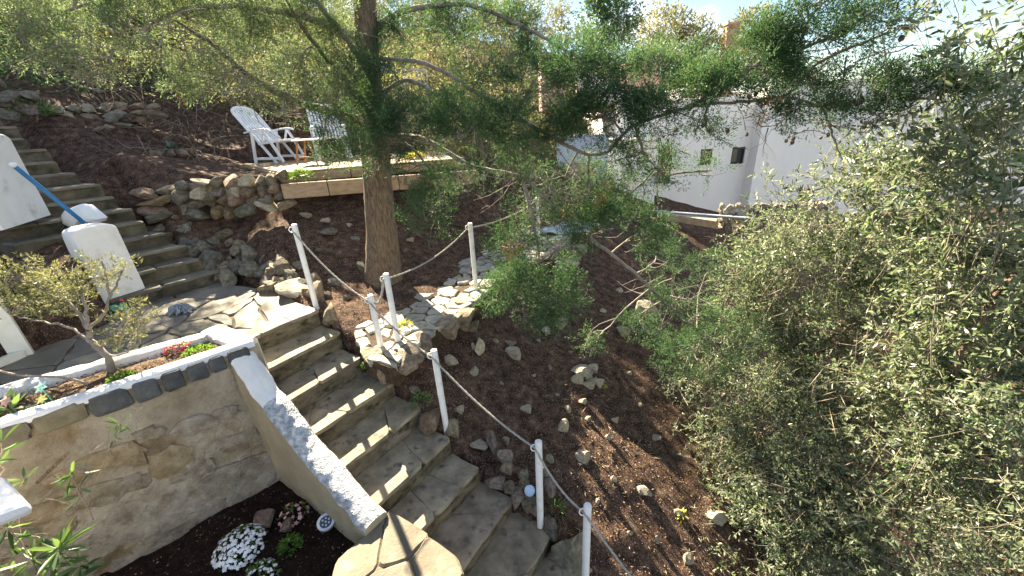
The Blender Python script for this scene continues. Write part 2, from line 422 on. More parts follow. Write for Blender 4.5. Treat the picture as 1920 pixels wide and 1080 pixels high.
# upper flight
UR0 = np.array([-4.05, 5.24]); UDIR = np.array([-0.93, 0.37]); UDIR /= np.linalg.norm(UDIR)
UC = np.array([-0.62, -0.785])                     # towards its left side
UT, URISE, UW = 0.27, 0.165, 1.15
DZ = -0.62                                         # deck level
deck_fl = at_z(525, 323, DZ); deck_fr = at_z(815, 300, DZ)
deck_bl = at_z(450, 307.5, DZ)
WT = .50                                             # distance of the planter wall down the steps
ctop = st(WT, -SW - .02, -1.72); ldir = np.array([-.755, -.655, 0]); ldir /= np.linalg.norm(ldir)   # wall runs away to the left
lnrm = np.array([-ldir[1], ldir[0], 0]); lnrm = lnrm if np.dot(lnrm[:2], SA) > 0 else -lnrm          # out of the wall face
CTRL = []
def cp(P, s=.7): CTRL.append((P[0], P[1], P[2], s))
for k in range(-1, 13): cp(st(k * TREAD, .14, PZ - RISE * max(k, 0) - .05), .33)
for x, y in ((700, 655), (760, 600), (830, 565), (880, 520), (930, 480), (985, 462), (1030, 445), (1080, 425)): cp(at_z(x, y, -2.18), .38)
cp(at_z(718, 512, -1.95), .5); cp(at_z(620, 480, -1.75), .5); cp(at_z(560, 520, -1.86), .35)
cp(at_z(800, 440, -1.8), .6); cp(at_z(900, 400, -1.75), .7); cp(at_z(560, 400, -1.3), .5); cp(at_z(660, 400, -1.35), .5); cp(at_z(800, 365, -1.3), .6)
cp(at_z(450, 430, -1.42), .4); cp(at_z(400, 470, -1.6), .3)
cp(at_z(330, 310, -.66), .7); cp(at_z(270, 322, -.62), .5); cp(at_z(400, 312, -.7), .7); cp(at_z(250, 280, -.4), .9)
cp(at_z(30, 505, -2.0), .8); cp(at_z(-100, 480, -2.0), 1.0); cp(at_z(-60, 400, -1.6), 1.2); cp(at_y(-250, 380, 5), 1.2); cp(np.array([-8.2, 4.5, -1.4]), 1.0)
cp(at_y(240, 215, 9.2), .8); cp(at_y(120, 215, 8.2), .8); cp(at_y(380, 215, 10.5), .8); cp(at_y(200, 150, 11), 1.5); cp(at_y(60, 130, 9.5), 1.5)
cp(at_z(1300, 430, -2.7), 1.2); cp(at_z(1200, 420, -2.5), .9); cp(at_z(1450, 430, -3.3), 1.5)
cp(np.array([5.5, 14, -3.4]), 2.5); cp(np.array([9, 14, -3.6]), 3); cp(np.array([4.5, 11, -3.0]), 2); cp(np.array([2.5, 10, -2.4]), 1.2)
cp(np.array([1, 12, -.9]), 1.5)
CT = np.array(CTRL)
def plane_z(x, y):
    s = SA[0] * (x - R0[0]) + SA[1] * (y - R0[1])
    s2 = np.where(s < -5, -5 + (s + 5) * .62, np.where(s > 5, 5 + (s - 5) * .5, s))
    s2 = np.clip(s2, -30, 12)
    return -1.98 - .49 * s2
CRES = CT[:, 2] - plane_z(CT[:, 0], CT[:, 1])
DK_D = deck_fr - deck_fl; DK_D[2] = 0; DK_L = np.linalg.norm(DK_D); DK_D = DK_D[:2] / DK_L
DK_N = np.array([-DK_D[1], DK_D[0]])
def terrain(x, y, micro=True):
    x = np.asarray(x, float); y = np.asarray(y, float)
    z0 = plane_z(x, y)
    num = 0; den = .12
    for (cx, cy, cz, s), r in zip(CT, CRES):
        w = np.exp(-((x - cx) ** 2 + (y - cy) ** 2) / (2 * s * s)); num = num + w * r; den = den + w
    z = z0 + num / den
    if micro:
        p = np.stack([x, y, np.zeros_like(x)], -1)
        z = z + .07 * fbm(p * 1.3, 3, 3) + .035 * fbm(p * 6, 3, 9)
    # the cut for the deck terrace
    dx = x - deck_fl[0]; dy = y - deck_fl[1]
    u = dx * DK_D[0] + dy * DK_D[1]; v = dx * DK_N[0] + dy * DK_N[1]
    cut = (u > -3.6) & (u < 5.2) & (v > np.where(u < 0, -.45, 0)) & (v < 3.3 + .25 * np.sin(u * 2.3))
    z = np.where(cut, np.minimum(z, np.where(u < 0, -.70 + np.maximum(0, -.9 - u) * .30, DZ - .12)), z)
    # stairs, patio and beds sit in the ground
    t = (x - R0[0]) * SA[0] + (y - R0[1]) * SA[1]; w = (x - R0[0]) * SB[0] + (y - R0[1]) * SB[1]
    k = np.maximum(np.ceil(t / TREAD), 0)
    ins = (w < .03) & (w > -6) & (t > -.1)
    z = np.where(ins, np.minimum(z, PZ - RISE * k - .3), z)
    wu = (x - ctop[0]) * ldir[0] + (y - ctop[1]) * ldir[1]; wo_ = (x - ctop[0]) * lnrm[0] + (y - ctop[1]) * lnrm[1]
    bed = (w < -SW - .1) & (wu > -.1) & (wo_ > -.12)
    z = np.where(bed, np.minimum(z, -3.6), z)
    pat = (w < .0) & (w > -6) & (t <= .1) & (t > -5.0)
    uu = (x - UR0[0]) * UDIR[0] + (y - UR0[1]) * UDIR[1]
    uw = (x - UR0[0]) * UC[0] + (y - UR0[1]) * UC[1]
    ku = np.floor(uu / UT) + 1
    z = np.where(pat & (uu < .05), np.minimum(z, PZ - .12), z)
    nb_ = (w >= 0) & (w < .8) & (t < .0) & (t > -2.4)
    z = np.where(nb_, np.minimum(z, PZ - .06 + w * 1.1), z)
    nu_ = (uw <= .1) & (uw > -.6) & (uu > -.2)
    z = np.where(nu_, np.minimum(z, PZ + URISE * (uu / UT) + .02 - uw * .8), z)
    ups = (uw > .10) & (uw < UW + .05) & (uu > -.1)
    z = np.where(ups, np.minimum(z, PZ + URISE * ku - .3), z)
    return z
def ground(px, py, lo=1.2, hi=60):
    d = ray(px, py)
    ts = np.geomspace(lo, hi, 500)
    P = d[None] * ts[:, None]
    h = terrain(P[:, 0], P[:, 1]) - P[:, 2]
    i = int(np.argmax(h > 0))
    if h[i] <= 0: return d * 12
    a, b = (ts[i - 1], ts[i]) if i else (ts[0] * .9, ts[0])
    for _ in range(18):
        m = (a + b) / 2; q = d * m
        if terrain(q[0:1], q[1:2])[0] > q[2]: b = m
        else: a = m
    return d * b
def axis(lo, hi, d, far_lo, far_hi, g=1.22):
    a = list(np.arange(lo, hi, d)); s = d; x = a[-1]
    while x < far_hi: s *= g; x += s; a.append(x)
    s = d; x = lo
    while x > far_lo: s *= g; x -= s; a.insert(0, x)
    return np.array(a)
gx = axis(-6.5, 4.5, .05, -70, 80); gy = axis(1.0, 10.5, .05, -12, 120)
X, Y = np.meshgrid(gx, gy)
Zt = terrain(X, Y)
nx, ny = len(gx), len(gy)
idx = np.arange(nx * ny).reshape(ny, nx)
F = np.stack([idx[:-1, :-1], idx[:-1, 1:], idx[1:, 1:], idx[1:, :-1]], -1).reshape(-1, 4)
hill = struct(mk('hillside_ground', np.stack([X, Y, Zt], -1).reshape(-1, 3), F, MATS['mulch'], smooth=True))
hill['label'] = 'dark mulched hillside falling from the deck to the hedge'

# ------------------------------------------------------------------ paving helpers
def clip(poly, n, c):
    out = []
    for i in range(len(poly)):
        p, q = poly[i], poly[(i + 1) % len(poly)]
        a, b = np.dot(n, p) - c, np.dot(n, q) - c
        if a <= 0: out.append(p)
        if (a < 0 < b) or (b < 0 < a): out.append(p + (q - p) * a / (a - b))
    return out
def voronoi(poly, pts, joint, relax=2):
    poly = [np.asarray(p, float) for p in poly]
    ar = sum(poly[i][0] * poly[(i + 1) % len(poly)][1] - poly[(i + 1) % len(poly)][0] * poly[i][1] for i in range(len(poly)))
    if ar < 0: poly = poly[::-1]
    pts = [np.asarray(p, float) for p in pts]
    for it in range(relax + 1):
        cells = []
        for i, p in enumerate(pts):
            c = list(poly)
            for j, q in enumerate(pts):
                if i == j or np.linalg.norm(p - q) > 3: continue
                d = q - p; l = np.linalg.norm(d)
                if l < 1e-6: continue
                d = d / l
                c = clip(c, d, np.dot(d, (p + q) / 2) - (joint / 2 if it == relax else 0))
                if len(c) < 3: break
            cells.append(c)
        if it < relax: pts = [np.mean(c, axis=0) if len(c) > 2 else p for c, p in zip(cells, pts)]
    return [c for c in cells if len(c) > 2]
def in_poly(poly, n, g):
    poly = np.array(poly)[:, :2]; lo, hi = poly.min(0), poly.max(0); out = []
    while len(out) < n:
        p = lo + (hi - lo) * g.random(2); c = False
        for i in range(len(poly)):
            a, b = poly[i], poly[i - 1]
            if (a[1] > p[1]) != (b[1] > p[1]) and p[0] < (b[0] - a[0]) * (p[1] - a[1]) / (b[1] - a[1]) + a[0]: c = not c
        if c: out.append(p)
    return out
def slab(name, poly, z, th, m, parent, g, jit=.006, ch=.008, tilt=.0, round_=.12):
    """flagstone: outline with cut corners and wavering edges, chamfered top"""
    P = []
    n = len(poly)
    for i in range(n):
        p0, p1, p2 = poly[i - 1], poly[i], poly[(i + 1) % n]
        a = p1 + (p0 - p1) * min(round_, .03 / (np.linalg.norm(p0 - p1) + 1e-6)); b = p1 + (p2 - p1) * min(round_, .03 / (np.linalg.norm(p2 - p1) + 1e-6))
        P += [a, b]
        l = np.linalg.norm(p2 - p1)
        for q in range(1, int(l / .14) + 1):
            f = q / (int(l / .14) + 1); P.append(p1 + (p2 - p1) * f)
    P = np.array(P) + g.normal(0, jit, (len(P), 2))
    c = P.mean(0)
    if len(P) < 3: return None
    d = P - c; r = np.linalg.norm(d, axis=1)[:, None]
    Q = c + d * np.maximum(1 - ch * 1.2 / (r + 1e-6), .3)
    tl = g.normal(0, tilt, 2)
    zt = lambda A: z + (A - c) @ tl
    m_ = len(P)
    v = np.vstack([np.c_[P, zt(P) - th], np.c_[P, zt(P) - ch], np.c_[Q, zt(Q)], [[c[0], c[1], z + .001]]])
    f = []
    for i in range(m_):
        j = (i + 1) % m_
        f += [(i, j, m_ + j, m_ + i), (m_ + i, m_ + j, 2 * m_ + j, 2 * m_ + i), (2 * m_ + i, 2 * m_ + j, 3 * m_)]
    return mk(name, v, f, m, parent, smooth=True, sharp=30)

G = np.random.default_rng(21)
# ------------------------------------------------------------------ patio
patio_poly = [st(0, 0, 0)[:2], at_z(520, 548, PZ)[:2], (UR0 + UC * 0 - UDIR * .0), UR0 + UC * 1.6, at_z(0, 590, PZ)[:2], at_z(-150, 640, PZ)[:2], at_z(-150, 780, PZ)[:2], at_z(395, 632, PZ)[:2], st(.0, -SW, 0)[:2]]
patio_poly = [np.array(p) for p in patio_poly]
pc = np.mean(patio_poly, 0)
ib = [np.r_[p + (pc - p) * .012, PZ - .022] for p in patio_poly]; ib2 = [np.r_[p[:2], PZ - .35] for p in ib]
n_ = len(ib)
patio = struct(mk('patio_bed', ib + ib2, [tuple(range(n_))] + [(i, (i + 1) % n_, n_ + (i + 1) % n_, n_ + i) for i in range(n_)], MATS['mortar']))
OFF[patio.name] = np.zeros(3)
mat('patio_flag', [(.25, (.12, .108, .085)), (.5, (.19, .165, .125)), (.75, (.27, .235, .165))], scale=2.6, rough=.75, bump=.5, bscale=24, obj_tint=.2, speck=(6, .55, .7, (.14, .125, .10)))
for c in voronoi(patio_poly, in_poly(patio_poly, 24, G), .018, 0):
    slab('flagstone', c, PZ + G.normal(0, .003), .04, MATS['patio_flag'] if G.random() < .75 else MATS['slate'], patio, G, jit=.01, tilt=.004)
# ------------------------------------------------------------------ lower flight
lower = thing('stone_staircase', 'long flight of worn stone steps descending beside the rope posts', 'staircase', st(0, -SW / 2, PZ))
def rough_face(p0, p1, z0, z1, nrm, m, name, parent, amp=.02, depth=.12, seed=0, n=26, k=6):
    """block whose front face is uneven: p0->p1 along the face, z0 bottom, z1 top, nrm outwards"""
    p0 = np.asarray(p0[:2]); p1 = np.asarray(p1[:2]); nrm = np.asarray(nrm[:2])
    U, V = np.meshgrid(np.linspace(0, 1, n), np.linspace(0, 1, k))
    base = p0 + (p1 - p0) * U[..., None]
    zz = z0 + (z1 - z0) * V
    q = np.concatenate([base, zz[..., None]], -1)
    dsp = amp * (fbm(q * 5, 3, seed) + .6 * fbm(q * 17, 2, seed + 5))
    dsp[-1] *= .4
    q[..., :2] += nrm * dsp[..., None]
    bk = q[-1].copy(); bk[:, :2] = (base[-1] - nrm * depth)
    v = np.vstack([q.reshape(-1, 3), bk])
    f = [(i * n + j, i * n + j + 1, (i + 1) * n + j + 1, (i + 1) * n + j) for i in range(k - 1) for j in range(n - 1)]
    f += [((k - 1) * n + j, (k - 1) * n + j + 1, k * n + j + 1, k * n + j) for j in range(n - 1)]
    return mk(name, v, f, m, parent, smooth=True)
wid = [SW + .0, SW, SW, SW + .02, SW + .03, SW, SW - .03, SW - .03, SW, SW, SW, SW]
rj = [0, .02, -.03, .02, .03, .01, 0, .02, .08, .05, 0, 0]
for k in range(0, 12):
    t1 = k * TREAD + (G.normal(0, .012) if k else 0); t0 = t1 - TREAD - .05
    z = PZ - RISE * k + (G.normal(0, .006) if k else 0)
    lft = -SW - .12; rgt = rj[k] + G.normal(0, .01)
    sk = G.normal(0, .012)
    stp = rough_face(st(t1 - sk, lft, 0), st(t1 + sk, rgt, 0), z - RISE - .03, z - .03, SA, MATS['riser'], 'step', lower, amp=.022, depth=.4, seed=k * 3, n=34, k=8)
    # right cheek of the step
    rough_face(st(t1 + sk, rgt, 0), st(t0, rgt, 0), z - RISE - .05, z - .03, SB, MATS['riser'], 'cheek', stp, amp=.015, depth=.1, seed=k * 5 + 1, n=10, k=4)
    if k == 0: continue
    poly = [st(t0, lft, 0)[:2], st(t1 - sk + .012, lft, 0)[:2], st(t1 + sk + .012, rgt + .01, 0)[:2], st(t0, rgt, 0)[:2]]
    pts = [st((t0 + t1) / 2 + G.normal(0, .05), lft + (rgt - lft) * f_, 0)[:2] for f_ in sorted(G.uniform(.12, .9, 2 if k % 3 else 3))]
    for c in voronoi(poly, pts, .002, 0):
        slab('tread_slab', c, z + G.normal(0, .0015), .034, MATS['step_stone'], stp, G, jit=.0045, ch=.006, round_=.06)
# edge slabs of the patio above the first riser
for i, (w0, w1) in enumerate(((-SW - .1, -.62), (-.615, -.3), (-.295, .02))):
    slab('edge_slab', [st(-.22, w0, 0)[:2], st(.015, w0, 0)[:2], st(.015, w1, 0)[:2], st(-.22, w1, 0)[:2]], PZ + .004, .034, MATS['patio_flag'], lower, G, jit=.005, round_=.06)
# ------------------------------------------------------------------ upper flight
upper = thing('stone_staircase', 'mossy stone flight climbing past the white pillars at upper left', 'staircase', (UR0[0], UR0[1], PZ))
def up(u, w, z):
    p = UR0 + UDIR * u + UC * w
    return np.array([p[0], p[1], z])
mat('mossy_riser', [(.22, (.05, .042, .03)), (.45, (.115, .095, .066)), (.65, (.175, .145, .10)), (.82, (.24, .21, .15))], scale=4.5, rough=.95, bump=1.0, bscale=18, bdist=.05, obj_tint=.15,
    speck=(6, .52, .66, (.055, .06, .03)))
mat('upper_tread', [(.3, (.085, .075, .055)), (.5, (.15, .135, .10)), (.75, (.23, .205, .155))], scale=4, rough=.8, bump=.5, bscale=25, obj_tint=.12)
for k in range(1, 17):
    u0 = (k - 1) * UT * (1.0 if k < 9 else 1.06) + G.normal(0, .01); z = PZ + URISE * k
    w0 = G.normal(0, .03); w1 = UW + (.0 if k < 4 else .12)
    sk = G.normal(0, .015)
    stp = rough_face(up(u0 + sk, w1, 0), up(u0 - sk, w0, 0), z - URISE - .02, z - .03, -UDIR, MATS['mossy_riser'], 'step', upper, amp=.045, depth=.4, seed=100 + k * 3, n=34, k=7)
    poly = [up(u0 + sk - .02, w1, 0)[:2], up(u0 + UT + .1, w1, 0)[:2], up(u0 + UT + .1, w0, 0)[:2], up(u0 - sk - .02, w0, 0)[:2]]
    pts = [up(u0 + .15 + G.normal(0, .03), w0 + (w1 - w0) * f_, 0)[:2] for f_ in ((.3, .7) if k % 2 else (.2, .55, .85))]
    for c in voronoi(poly, pts, .006, 0):
        slab('tread_slab', c, z + G.normal(0, .002), .034, MATS['upper_tread'], stp, G, jit=.011, ch=.016, round_=.06)
# rough cheek wall on the left of the upper flight
rough_face(up(3.3, UW + .13, 0), up(.05, UW + .13, 0), -2.3, -1.72, UC, MATS['mossy_riser'], 'cheek', upper, amp=.05, depth=.13, seed=77, n=40, k=10)
for k in range(3, 12):
    u0 = (k - 1) * UT
    rough_face(up(u0 + UT * 9, UW + .12, 0), up(u0, UW + .12, 0), PZ + URISE * k - .5, PZ + URISE * k - .03, UC, MATS['mossy_riser'], 'cheek', upper, amp=.04, depth=.1, seed=60 + k, n=30, k=6)

# ------------------------------------------------------------------ planter beside the patio
planter = thing('planter_wall', 'rough stone-and-render planter wall topped with a white rim and dark slates', 'wall', (ctop[0], ctop[1], -3.1))
WL = 3.2
def wallp(u, out, z): return np.array([ctop[0], ctop[1], 0]) + ldir * u + lnrm * out + np.array([0, 0, z])
n, k = 260, 100
U, V = np.meshgrid(np.linspace(-.05, WL, n), np.linspace(0, 1, k))
zz = -3.25 + V * (3.25 - 1.745)
outw = .26 * (1 - V) ** 1.3
q = np.array([ctop[0], ctop[1], 0]) + ldir * U[..., None] + lnrm * outw[..., None]; q[..., 2] = zz
d1 = fbm(q * 2.6, 4, 40); d2 = fbm(q * 11, 3, 44) + .45 * fbm(q * 38, 2, 47)
lay = np.clip((.72 - V) * 8, 0, 1)
q += lnrm * ((.045 * d1 * lay + .022 * d2 * (.25 + lay)) - .012 * (1 - lay))[..., None]
f = [(i * n + j, i * n + j + 1, (i + 1) * n + j + 1, (i + 1) * n + j) for i in range(k - 1) for j in range(n - 1)]
mk('render_face', q.reshape(-1, 3), f, MATS['concrete'], planter, smooth=True)
# rims: front (white), back and end
def rim(p, q_, w, z0, z1, m, name, parent, seed, amp=.012, n=40):
    """kerb with a softly rounded, uneven top from p to q_"""
    p = np.asarray(p, float); q_ = np.asarray(q_, float); d = (q_ - p)[:2]; L_ = np.linalg.norm(d); d /= L_; nn = np.array([-d[1], d[0]])
    prof = [(-.5, z0), (-.5, z1 - .03), (-.38, z1 - .006), (-.15, z1), (.15, z1), (.38, z1 - .006), (.5, z1 - .03), (.5, z0)]
    v = []
    for i, t in enumerate(np.linspace(0, 1, n)):
        c = p[:2] + d * L_ * t
        for (o, z) in prof:
            pp = np.array([c[0] + nn[0] * o * w, c[1] + nn[1] * o * w, z + (q_[2] - p[2]) * t])
            e = amp * (fbm(pp[None] * 7, 3, seed)[0]); e2 = amp * fbm(pp[None] * 9 + 5, 3, seed + 3)[0]
            pp[:2] += nn * e; pp[2] += e2 if z > z0 + .01 else 0
            v.append(pp)
    m_ = len(prof)
    f = [(i * m_ + j, i * m_ + j + 1, (i + 1) * m_ + j + 1, (i + 1) * m_ + j) for i in range(n - 1) for j in range(m_ - 1)]
    f += [tuple(range(m_))[::-1], tuple((n - 1) * m_ + j for j in range(m_))]
    return mk(name, v, f, m, parent, smooth=True, sharp=50)
fr0 = wallp(-.02, -.075, 0); fr1 = wallp(WL, -.075, 0)
rim(fr0, fr1, .15, -1.765, -1.715, MATS['white_paint'], 'front_rim', planter, 3, amp=.012, n=60)
bk0 = at_z(402, 622, -1.76); bk1 = at_z(-120, 762, -1.76); bk0[2] = bk1[2] = 0
rim(bk0, bk1, .17, -2.2, -1.75, MATS['white_old'], 'back_rim', planter, 5, amp=.022, n=60)
e0 = bk0 + np.r_[SA * -.08, 0]; e1 = wallp(.02, -.12, 0); e1[2] = 0
rim(e0, e1, .2, -2.2, -1.735, MATS['white_old'], 'end_rim', planter, 8, amp=.02, n=24)
# soil in it
sp = [wallp(.05, -.1, 0), wallp(WL, -.1, 0), bk1, bk0]
US, VS = np.meshgrid(np.linspace(0, 1, 70), np.linspace(0, 1, 22))
sq = (1 - US)[..., None] * ((1 - VS)[..., None] * sp[0] + VS[..., None] * sp[3]) + US[..., None] * ((1 - VS)[..., None] * sp[1] + VS[..., None] * sp[2])
sq[..., 2] = -1.84 + .03 * fbm(sq * 8, 3, 2) + .05 * np.sin(VS * 3.14)
mat('planter_soil', [(.3, (.05, .03, .02)), (.55, (.13, .085, .055)), (.75, (.26, .18, .12))], scale=25, rough=.95, bump=1.0, bscale=80, bdist=.03, speck=(70, .55, .68, (.40, .30, .2)), spec=.1)
f = [(i * 70 + j, i * 70 + j + 1, (i + 1) * 70 + j + 1, (i + 1) * 70 + j) for i in range(21) for j in range(69)]
mk('soil', sq.reshape(-1, 3), f, MATS['planter_soil'], planter, smooth=True)
# dark slates set in the top of the face
def face_stone(u0, u1, z0, z1, m, name, seed, th=.028, out=0.0, sl=0.0):
    g = np.random.default_rng(seed)
    c = np.array([(u0 + u1) / 2, (z0 + z1) / 2]); a = np.linspace(0, 2 * math.pi, 15)[:-1]
    sx, sz = (u1 - u0) / 2, (z1 - z0) / 2
    e = g.uniform(1.8, 3.4) if name == 'wall_stone' else 6.5
    P = np.stack([np.sign(np.cos(a)) * np.abs(np.cos(a)) ** (2 / e) * sx, np.sign(np.sin(a)) * np.abs(np.sin(a)) ** (2 / e) * sz], -1)
    P *= 1 + g.normal(0, .11 if name == 'wall_stone' else .05, (14, 1)); P[:, 1] += sl * P[:, 0]
    rings = [(1.02, -.04), (1.0, th * .45), (.86, th), (.45, th * 1.08)]
    v = []
    for s, o in rings:
        for p in P:
            u, z = c + p * s
            V_ = np.clip((z + 3.25) / 1.505, 0, 1)
            v.append(wallp(u, .26 * (1 - V_) ** 1.3 + out + o + g.normal(0, .002), z))
    v.append(wallp(c[0], .26 * (1 - np.clip((c[1] + 3.25) / 1.505, 0, 1)) ** 1.3 + out + th * 1.08, c[1]))
    f = []
    for r in range(3):
        for i in range(14):
            j = (i + 1) % 14; f.append((r * 14 + i, r * 14 + j, (r + 1) * 14 + j, (r + 1) * 14 + i))
    f += [(42 + i, 42 + (i + 1) % 14, 56) for i in range(14)]
    return mk(name, v, f, m, planter, smooth=True, sharp=40)
u = .03
for i, (w_, hgt, m) in enumerate([(.17, .15, 'blue_slate'), (.115, .13, 'blue_slate'), (.13, .145, 'blue_slate'), (.14, .15, 'blue_slate'), (.15, .155, 'blue_slate'), (.22, .15, 'blue_slate'),
                               (.26, .13, 'mossy_slate'), (.26, .13, 'mossy_slate'), (.24, .14, 'mossy_slate'), (.26, .13, 'blue_slate')]):
    face_stone(u, u + w_, -1.745 - hgt, -1.738, MATS[m], 'slate', 300 + i, th=.016, out=.004)
    u += w_ + .022
for i, (px, py, w_, h_, m) in enumerate([(215, 860, 75, 34, 'wall_ochre'), (258, 862, 18, 30, 'wall_ochre'), (320, 865, 60, 50, 'wall_ochre'), (370, 800, 60, 28, 'wall_buff'), (425, 778, 34, 20, 'wall_buff'), (440, 822, 52, 20, 'wall_buff'),
                                          (360, 878, 55, 32, 'wall_buff'), (195, 925, 70, 36, 'wall_buff'), (305, 950, 165, 65, 'wall_buff'), (115, 985, 36, 30, 'wall_ochre'), (75, 965, 70, 34, 'wall_ochre'), (190, 995, 50, 20, 'wall_buff'),
                                          (430, 885, 70, 40, 'wall_buff'), (240, 1050, 60, 50, 'wall_buff'), (330, 1010, 90, 46, 'wall_buff'), (490, 862, 46, 40, 'wall_buff'), (130, 900, 60, 30, 'wall_ochre'), (280, 820, 34, 22, 'wall_buff'), (400, 845, 26, 18, 'wall_buff'), (250, 905, 44, 26, 'wall_buff'), (470, 815, 26, 22, 'wall_buff'), (160, 880, 24, 18, 'wall_buff'), (390, 940, 60, 30, 'wall_buff'), (40, 1010, 50, 30, 'wall_buff'), (260, 1005, 30, 22, 'wall_ochre')]):
    # hit the face: the wall plane
    d = ray(px, py); o_ = np.array([ctop[0], ctop[1], 0]) + lnrm * .1
    tt = np.dot(o_, lnrm) / np.dot(d, lnrm); P = d * tt
    u_ = np.dot(P - o_, ldir); s_ = tt / FPX
    face_stone(u_ - w_ * s_ * .62, u_ + w_ * s_ * .62, P[2] - h_ * s_ * .6, P[2] + h_ * s_ * .6, MATS[m], 'wall_stone', 400 + i, th=.016, out=-.002, sl=.12)

# ------------------------------------------------------------------ sloping parapet and its landing
parapet = thing('stair_parapet', 'sloping parapet with flaking white-painted top beside the steps', 'parapet', st(1.4, -SW - .15, -3.2))
prof_t = np.array([WT - .01, WT + .10, WT + .26, WT + .40, 1.25, 1.6, 1.92, 2.02])
prof_z = np.array([-1.80, -1.92, -2.10, -2.17, -2.43, -2.60, -2.76, -2.80])
n = 90
tt = np.linspace(prof_t[0], prof_t[-1], n); zt = np.interp(tt, prof_t, prof_z)
PW0, PW1 = -SW - .215, -SW - .01
sec = [(PW0 - .02, -1), (PW0, -.035), (PW0 + .02, -.006), (PW0 + .08, .004), ((PW0 + PW1) / 2, .008), (PW1 - .07, .004), (PW1 - .02, -.006), (PW1, -.035), (PW1, -1)]
v = []; 
for t, z in zip(tt, zt):
    for j, (w, dz) in enumerate(sec):
        p = st(t, w, z + dz if dz > -.9 else -3.3)
        e = fbm(p[None] * 9, 3, 31)[0]; e2 = fbm(p[None] * 14, 3, 37)[0]
        if dz > -.9: p[2] += .012 * e2; p[:2] += SB * .022 * e
        v.append(p)
m_ = len(sec)
f1 = [(i * m_ + j, (i + 1) * m_ + j, (i + 1) * m_ + j + 1, i * m_ + j + 1) for i in range(n - 1) for j in range(1, m_ - 2)]
f2 = [(i * m_ + j, (i + 1) * m_ + j, (i + 1) * m_ + j + 1, i * m_ + j + 1) for i in range(n - 1) for j in (0, m_ - 2)]
def compact(v, f):
    ids = sorted({i for q in f for i in q}); mp_ = {i: k for k, i in enumerate(ids)}
    return [v[i] for i in ids], [tuple(mp_[i] for i in q) for q in f]
nw = (m_ - 3) * 20
mk('painted_top', *compact(v, f1[nw:]), MATS['white_worn'], parapet, smooth=True)
mk('painted_step', *compact(v, f1[:nw]), MATS['white_paint'], parapet, smooth=True)
body = mk('rendered_side', *compact(v, f2 + [tuple((n - 1) * m_ + j for j in range(m_)), tuple(range(m_))[::-1]]), MATS['render_tan'], parapet, smooth=True, sharp=40)
landing = thing('parapet_landing', 'flat crazy-paved stone ledge at the foot of the sloping parapet', 'ledge', st(2.4, -1.2, -3.3))
lp = [st(1.99, -SW - .45, 0)[:2], st(2.0, -SW + .03, 0)[:2], st(2.30, -SW + .06, 0)[:2], st(2.72, -SW + .05, 0)[:2], st(2.84, -SW - .02, 0)[:2], st(2.86, -SW - .5, 0)[:2], st(3.3, -2.4, 0)[:2], st(2.45, -1.75, 0)[:2]]
LZ = -2.86
nl = len(lp)
lc = np.mean(lp, 0)
vv = [np.r_[p + (lc - p) * .02, LZ - .02] for p in lp] + [np.r_[p + (lc - p) * .02, -3.6] for p in lp]
mk('rendered_body', vv, [tuple(range(nl))] + [(i, (i + 1) % nl, nl + (i + 1) % nl, nl + i) for i in range(nl)], MATS['mortar'], landing)
mk('painted_side', [np.r_[p, LZ - .03] for p in lp[3:6]] + [np.r_[p, -3.6] for p in lp[3:6]], [(0, 1, 4, 3), (1, 2, 5, 4)], MATS['white_paint'], landing)
mat('landing_flag', [(.25, (.095, .08, .055)), (.5, (.155, .132, .094)), (.75, (.215, .185, .137))], scale=3, rough=.75, bump=.4, bscale=26, obj_tint=.12, speck=(6, .55, .72, (.32, .27, .19)))
for c in voronoi(lp, [st(*q, 0)[:2] for q in ((2.1, -1.12), (2.25, -.98), (2.5, -1.2), (2.62, -.93), (2.45, -1.5), (2.8, -1.5), (2.9, -1.9))], .006, 0):
    slab('flagstone', c, LZ + G.normal(0, .003), .05, MATS['landing_flag'], landing, G, jit=.006, ch=.012)
# ------------------------------------------------------------------ lower flower bed
bp = [wallp(-.1, .1, 0), wallp(WL, .1, 0), wallp(WL, 2.6, 0), st(3.6, -1.0, 0)]
US, VS = np.meshgrid(np.linspace(0, 1, 100), np.linspace(0, 1, 80))
sq = (1 - US)[..., None] * ((1 - VS)[..., None] * bp[0] + VS[..., None] * bp[3]) + US[..., None] * ((1 - VS)[..., None] * bp[1] + VS[..., None] * bp[2])
sq[..., 2] = 0
sq[..., 2] = -3.07 + .05 * fbm(sq * 3, 3, 12) + .03 * fbm(sq * 14, 3, 15)
f = [(i * 100 + j, i * 100 + j + 1, (i + 1) * 100 + j + 1, (i + 1) * 100 + j) for i in range(79) for j in range(99)]
bed = struct(mk('flower_bed_soil', sq.reshape(-1, 3), f, MATS['soil_dark'], smooth=True))
# white block close to the camera at lower left
wb = thing('parapet_block', 'white-painted block end jutting in at the lower left corner', 'parapet', at_z(0, 985, -1.55) + np.array([0, 0, -.3]))
c0 = at_z(56, 944, -1.3); c1 = at_z(6, 890, -1.3); c2 = at_z(-420, 880, -1.3); c3 = at_z(-330, 1090, -1.3)
mb = MB(); vs = [np.r_[p[:2], z] for z in (-1.36, -1.3) for p in (c0, c1, c2, c3)]
mb.add(vs, [(3, 2, 1, 0), (4, 5, 6, 7)] + [(i, (i + 1) % 4, 4 + (i + 1) % 4, 4 + i) for i in range(4)])
mb.obj('cap', MATS['white_paint'], wb, bevel=.025)
cb = (c2 + c3) / 2 + np.array([-.25, 0, 0]); MB().box((cb[0], cb[1], -2.35), (.2, .05, 0), (-.05, .25, 0), (0, 0, .985)).obj('body', MATS['house_white'], wb)

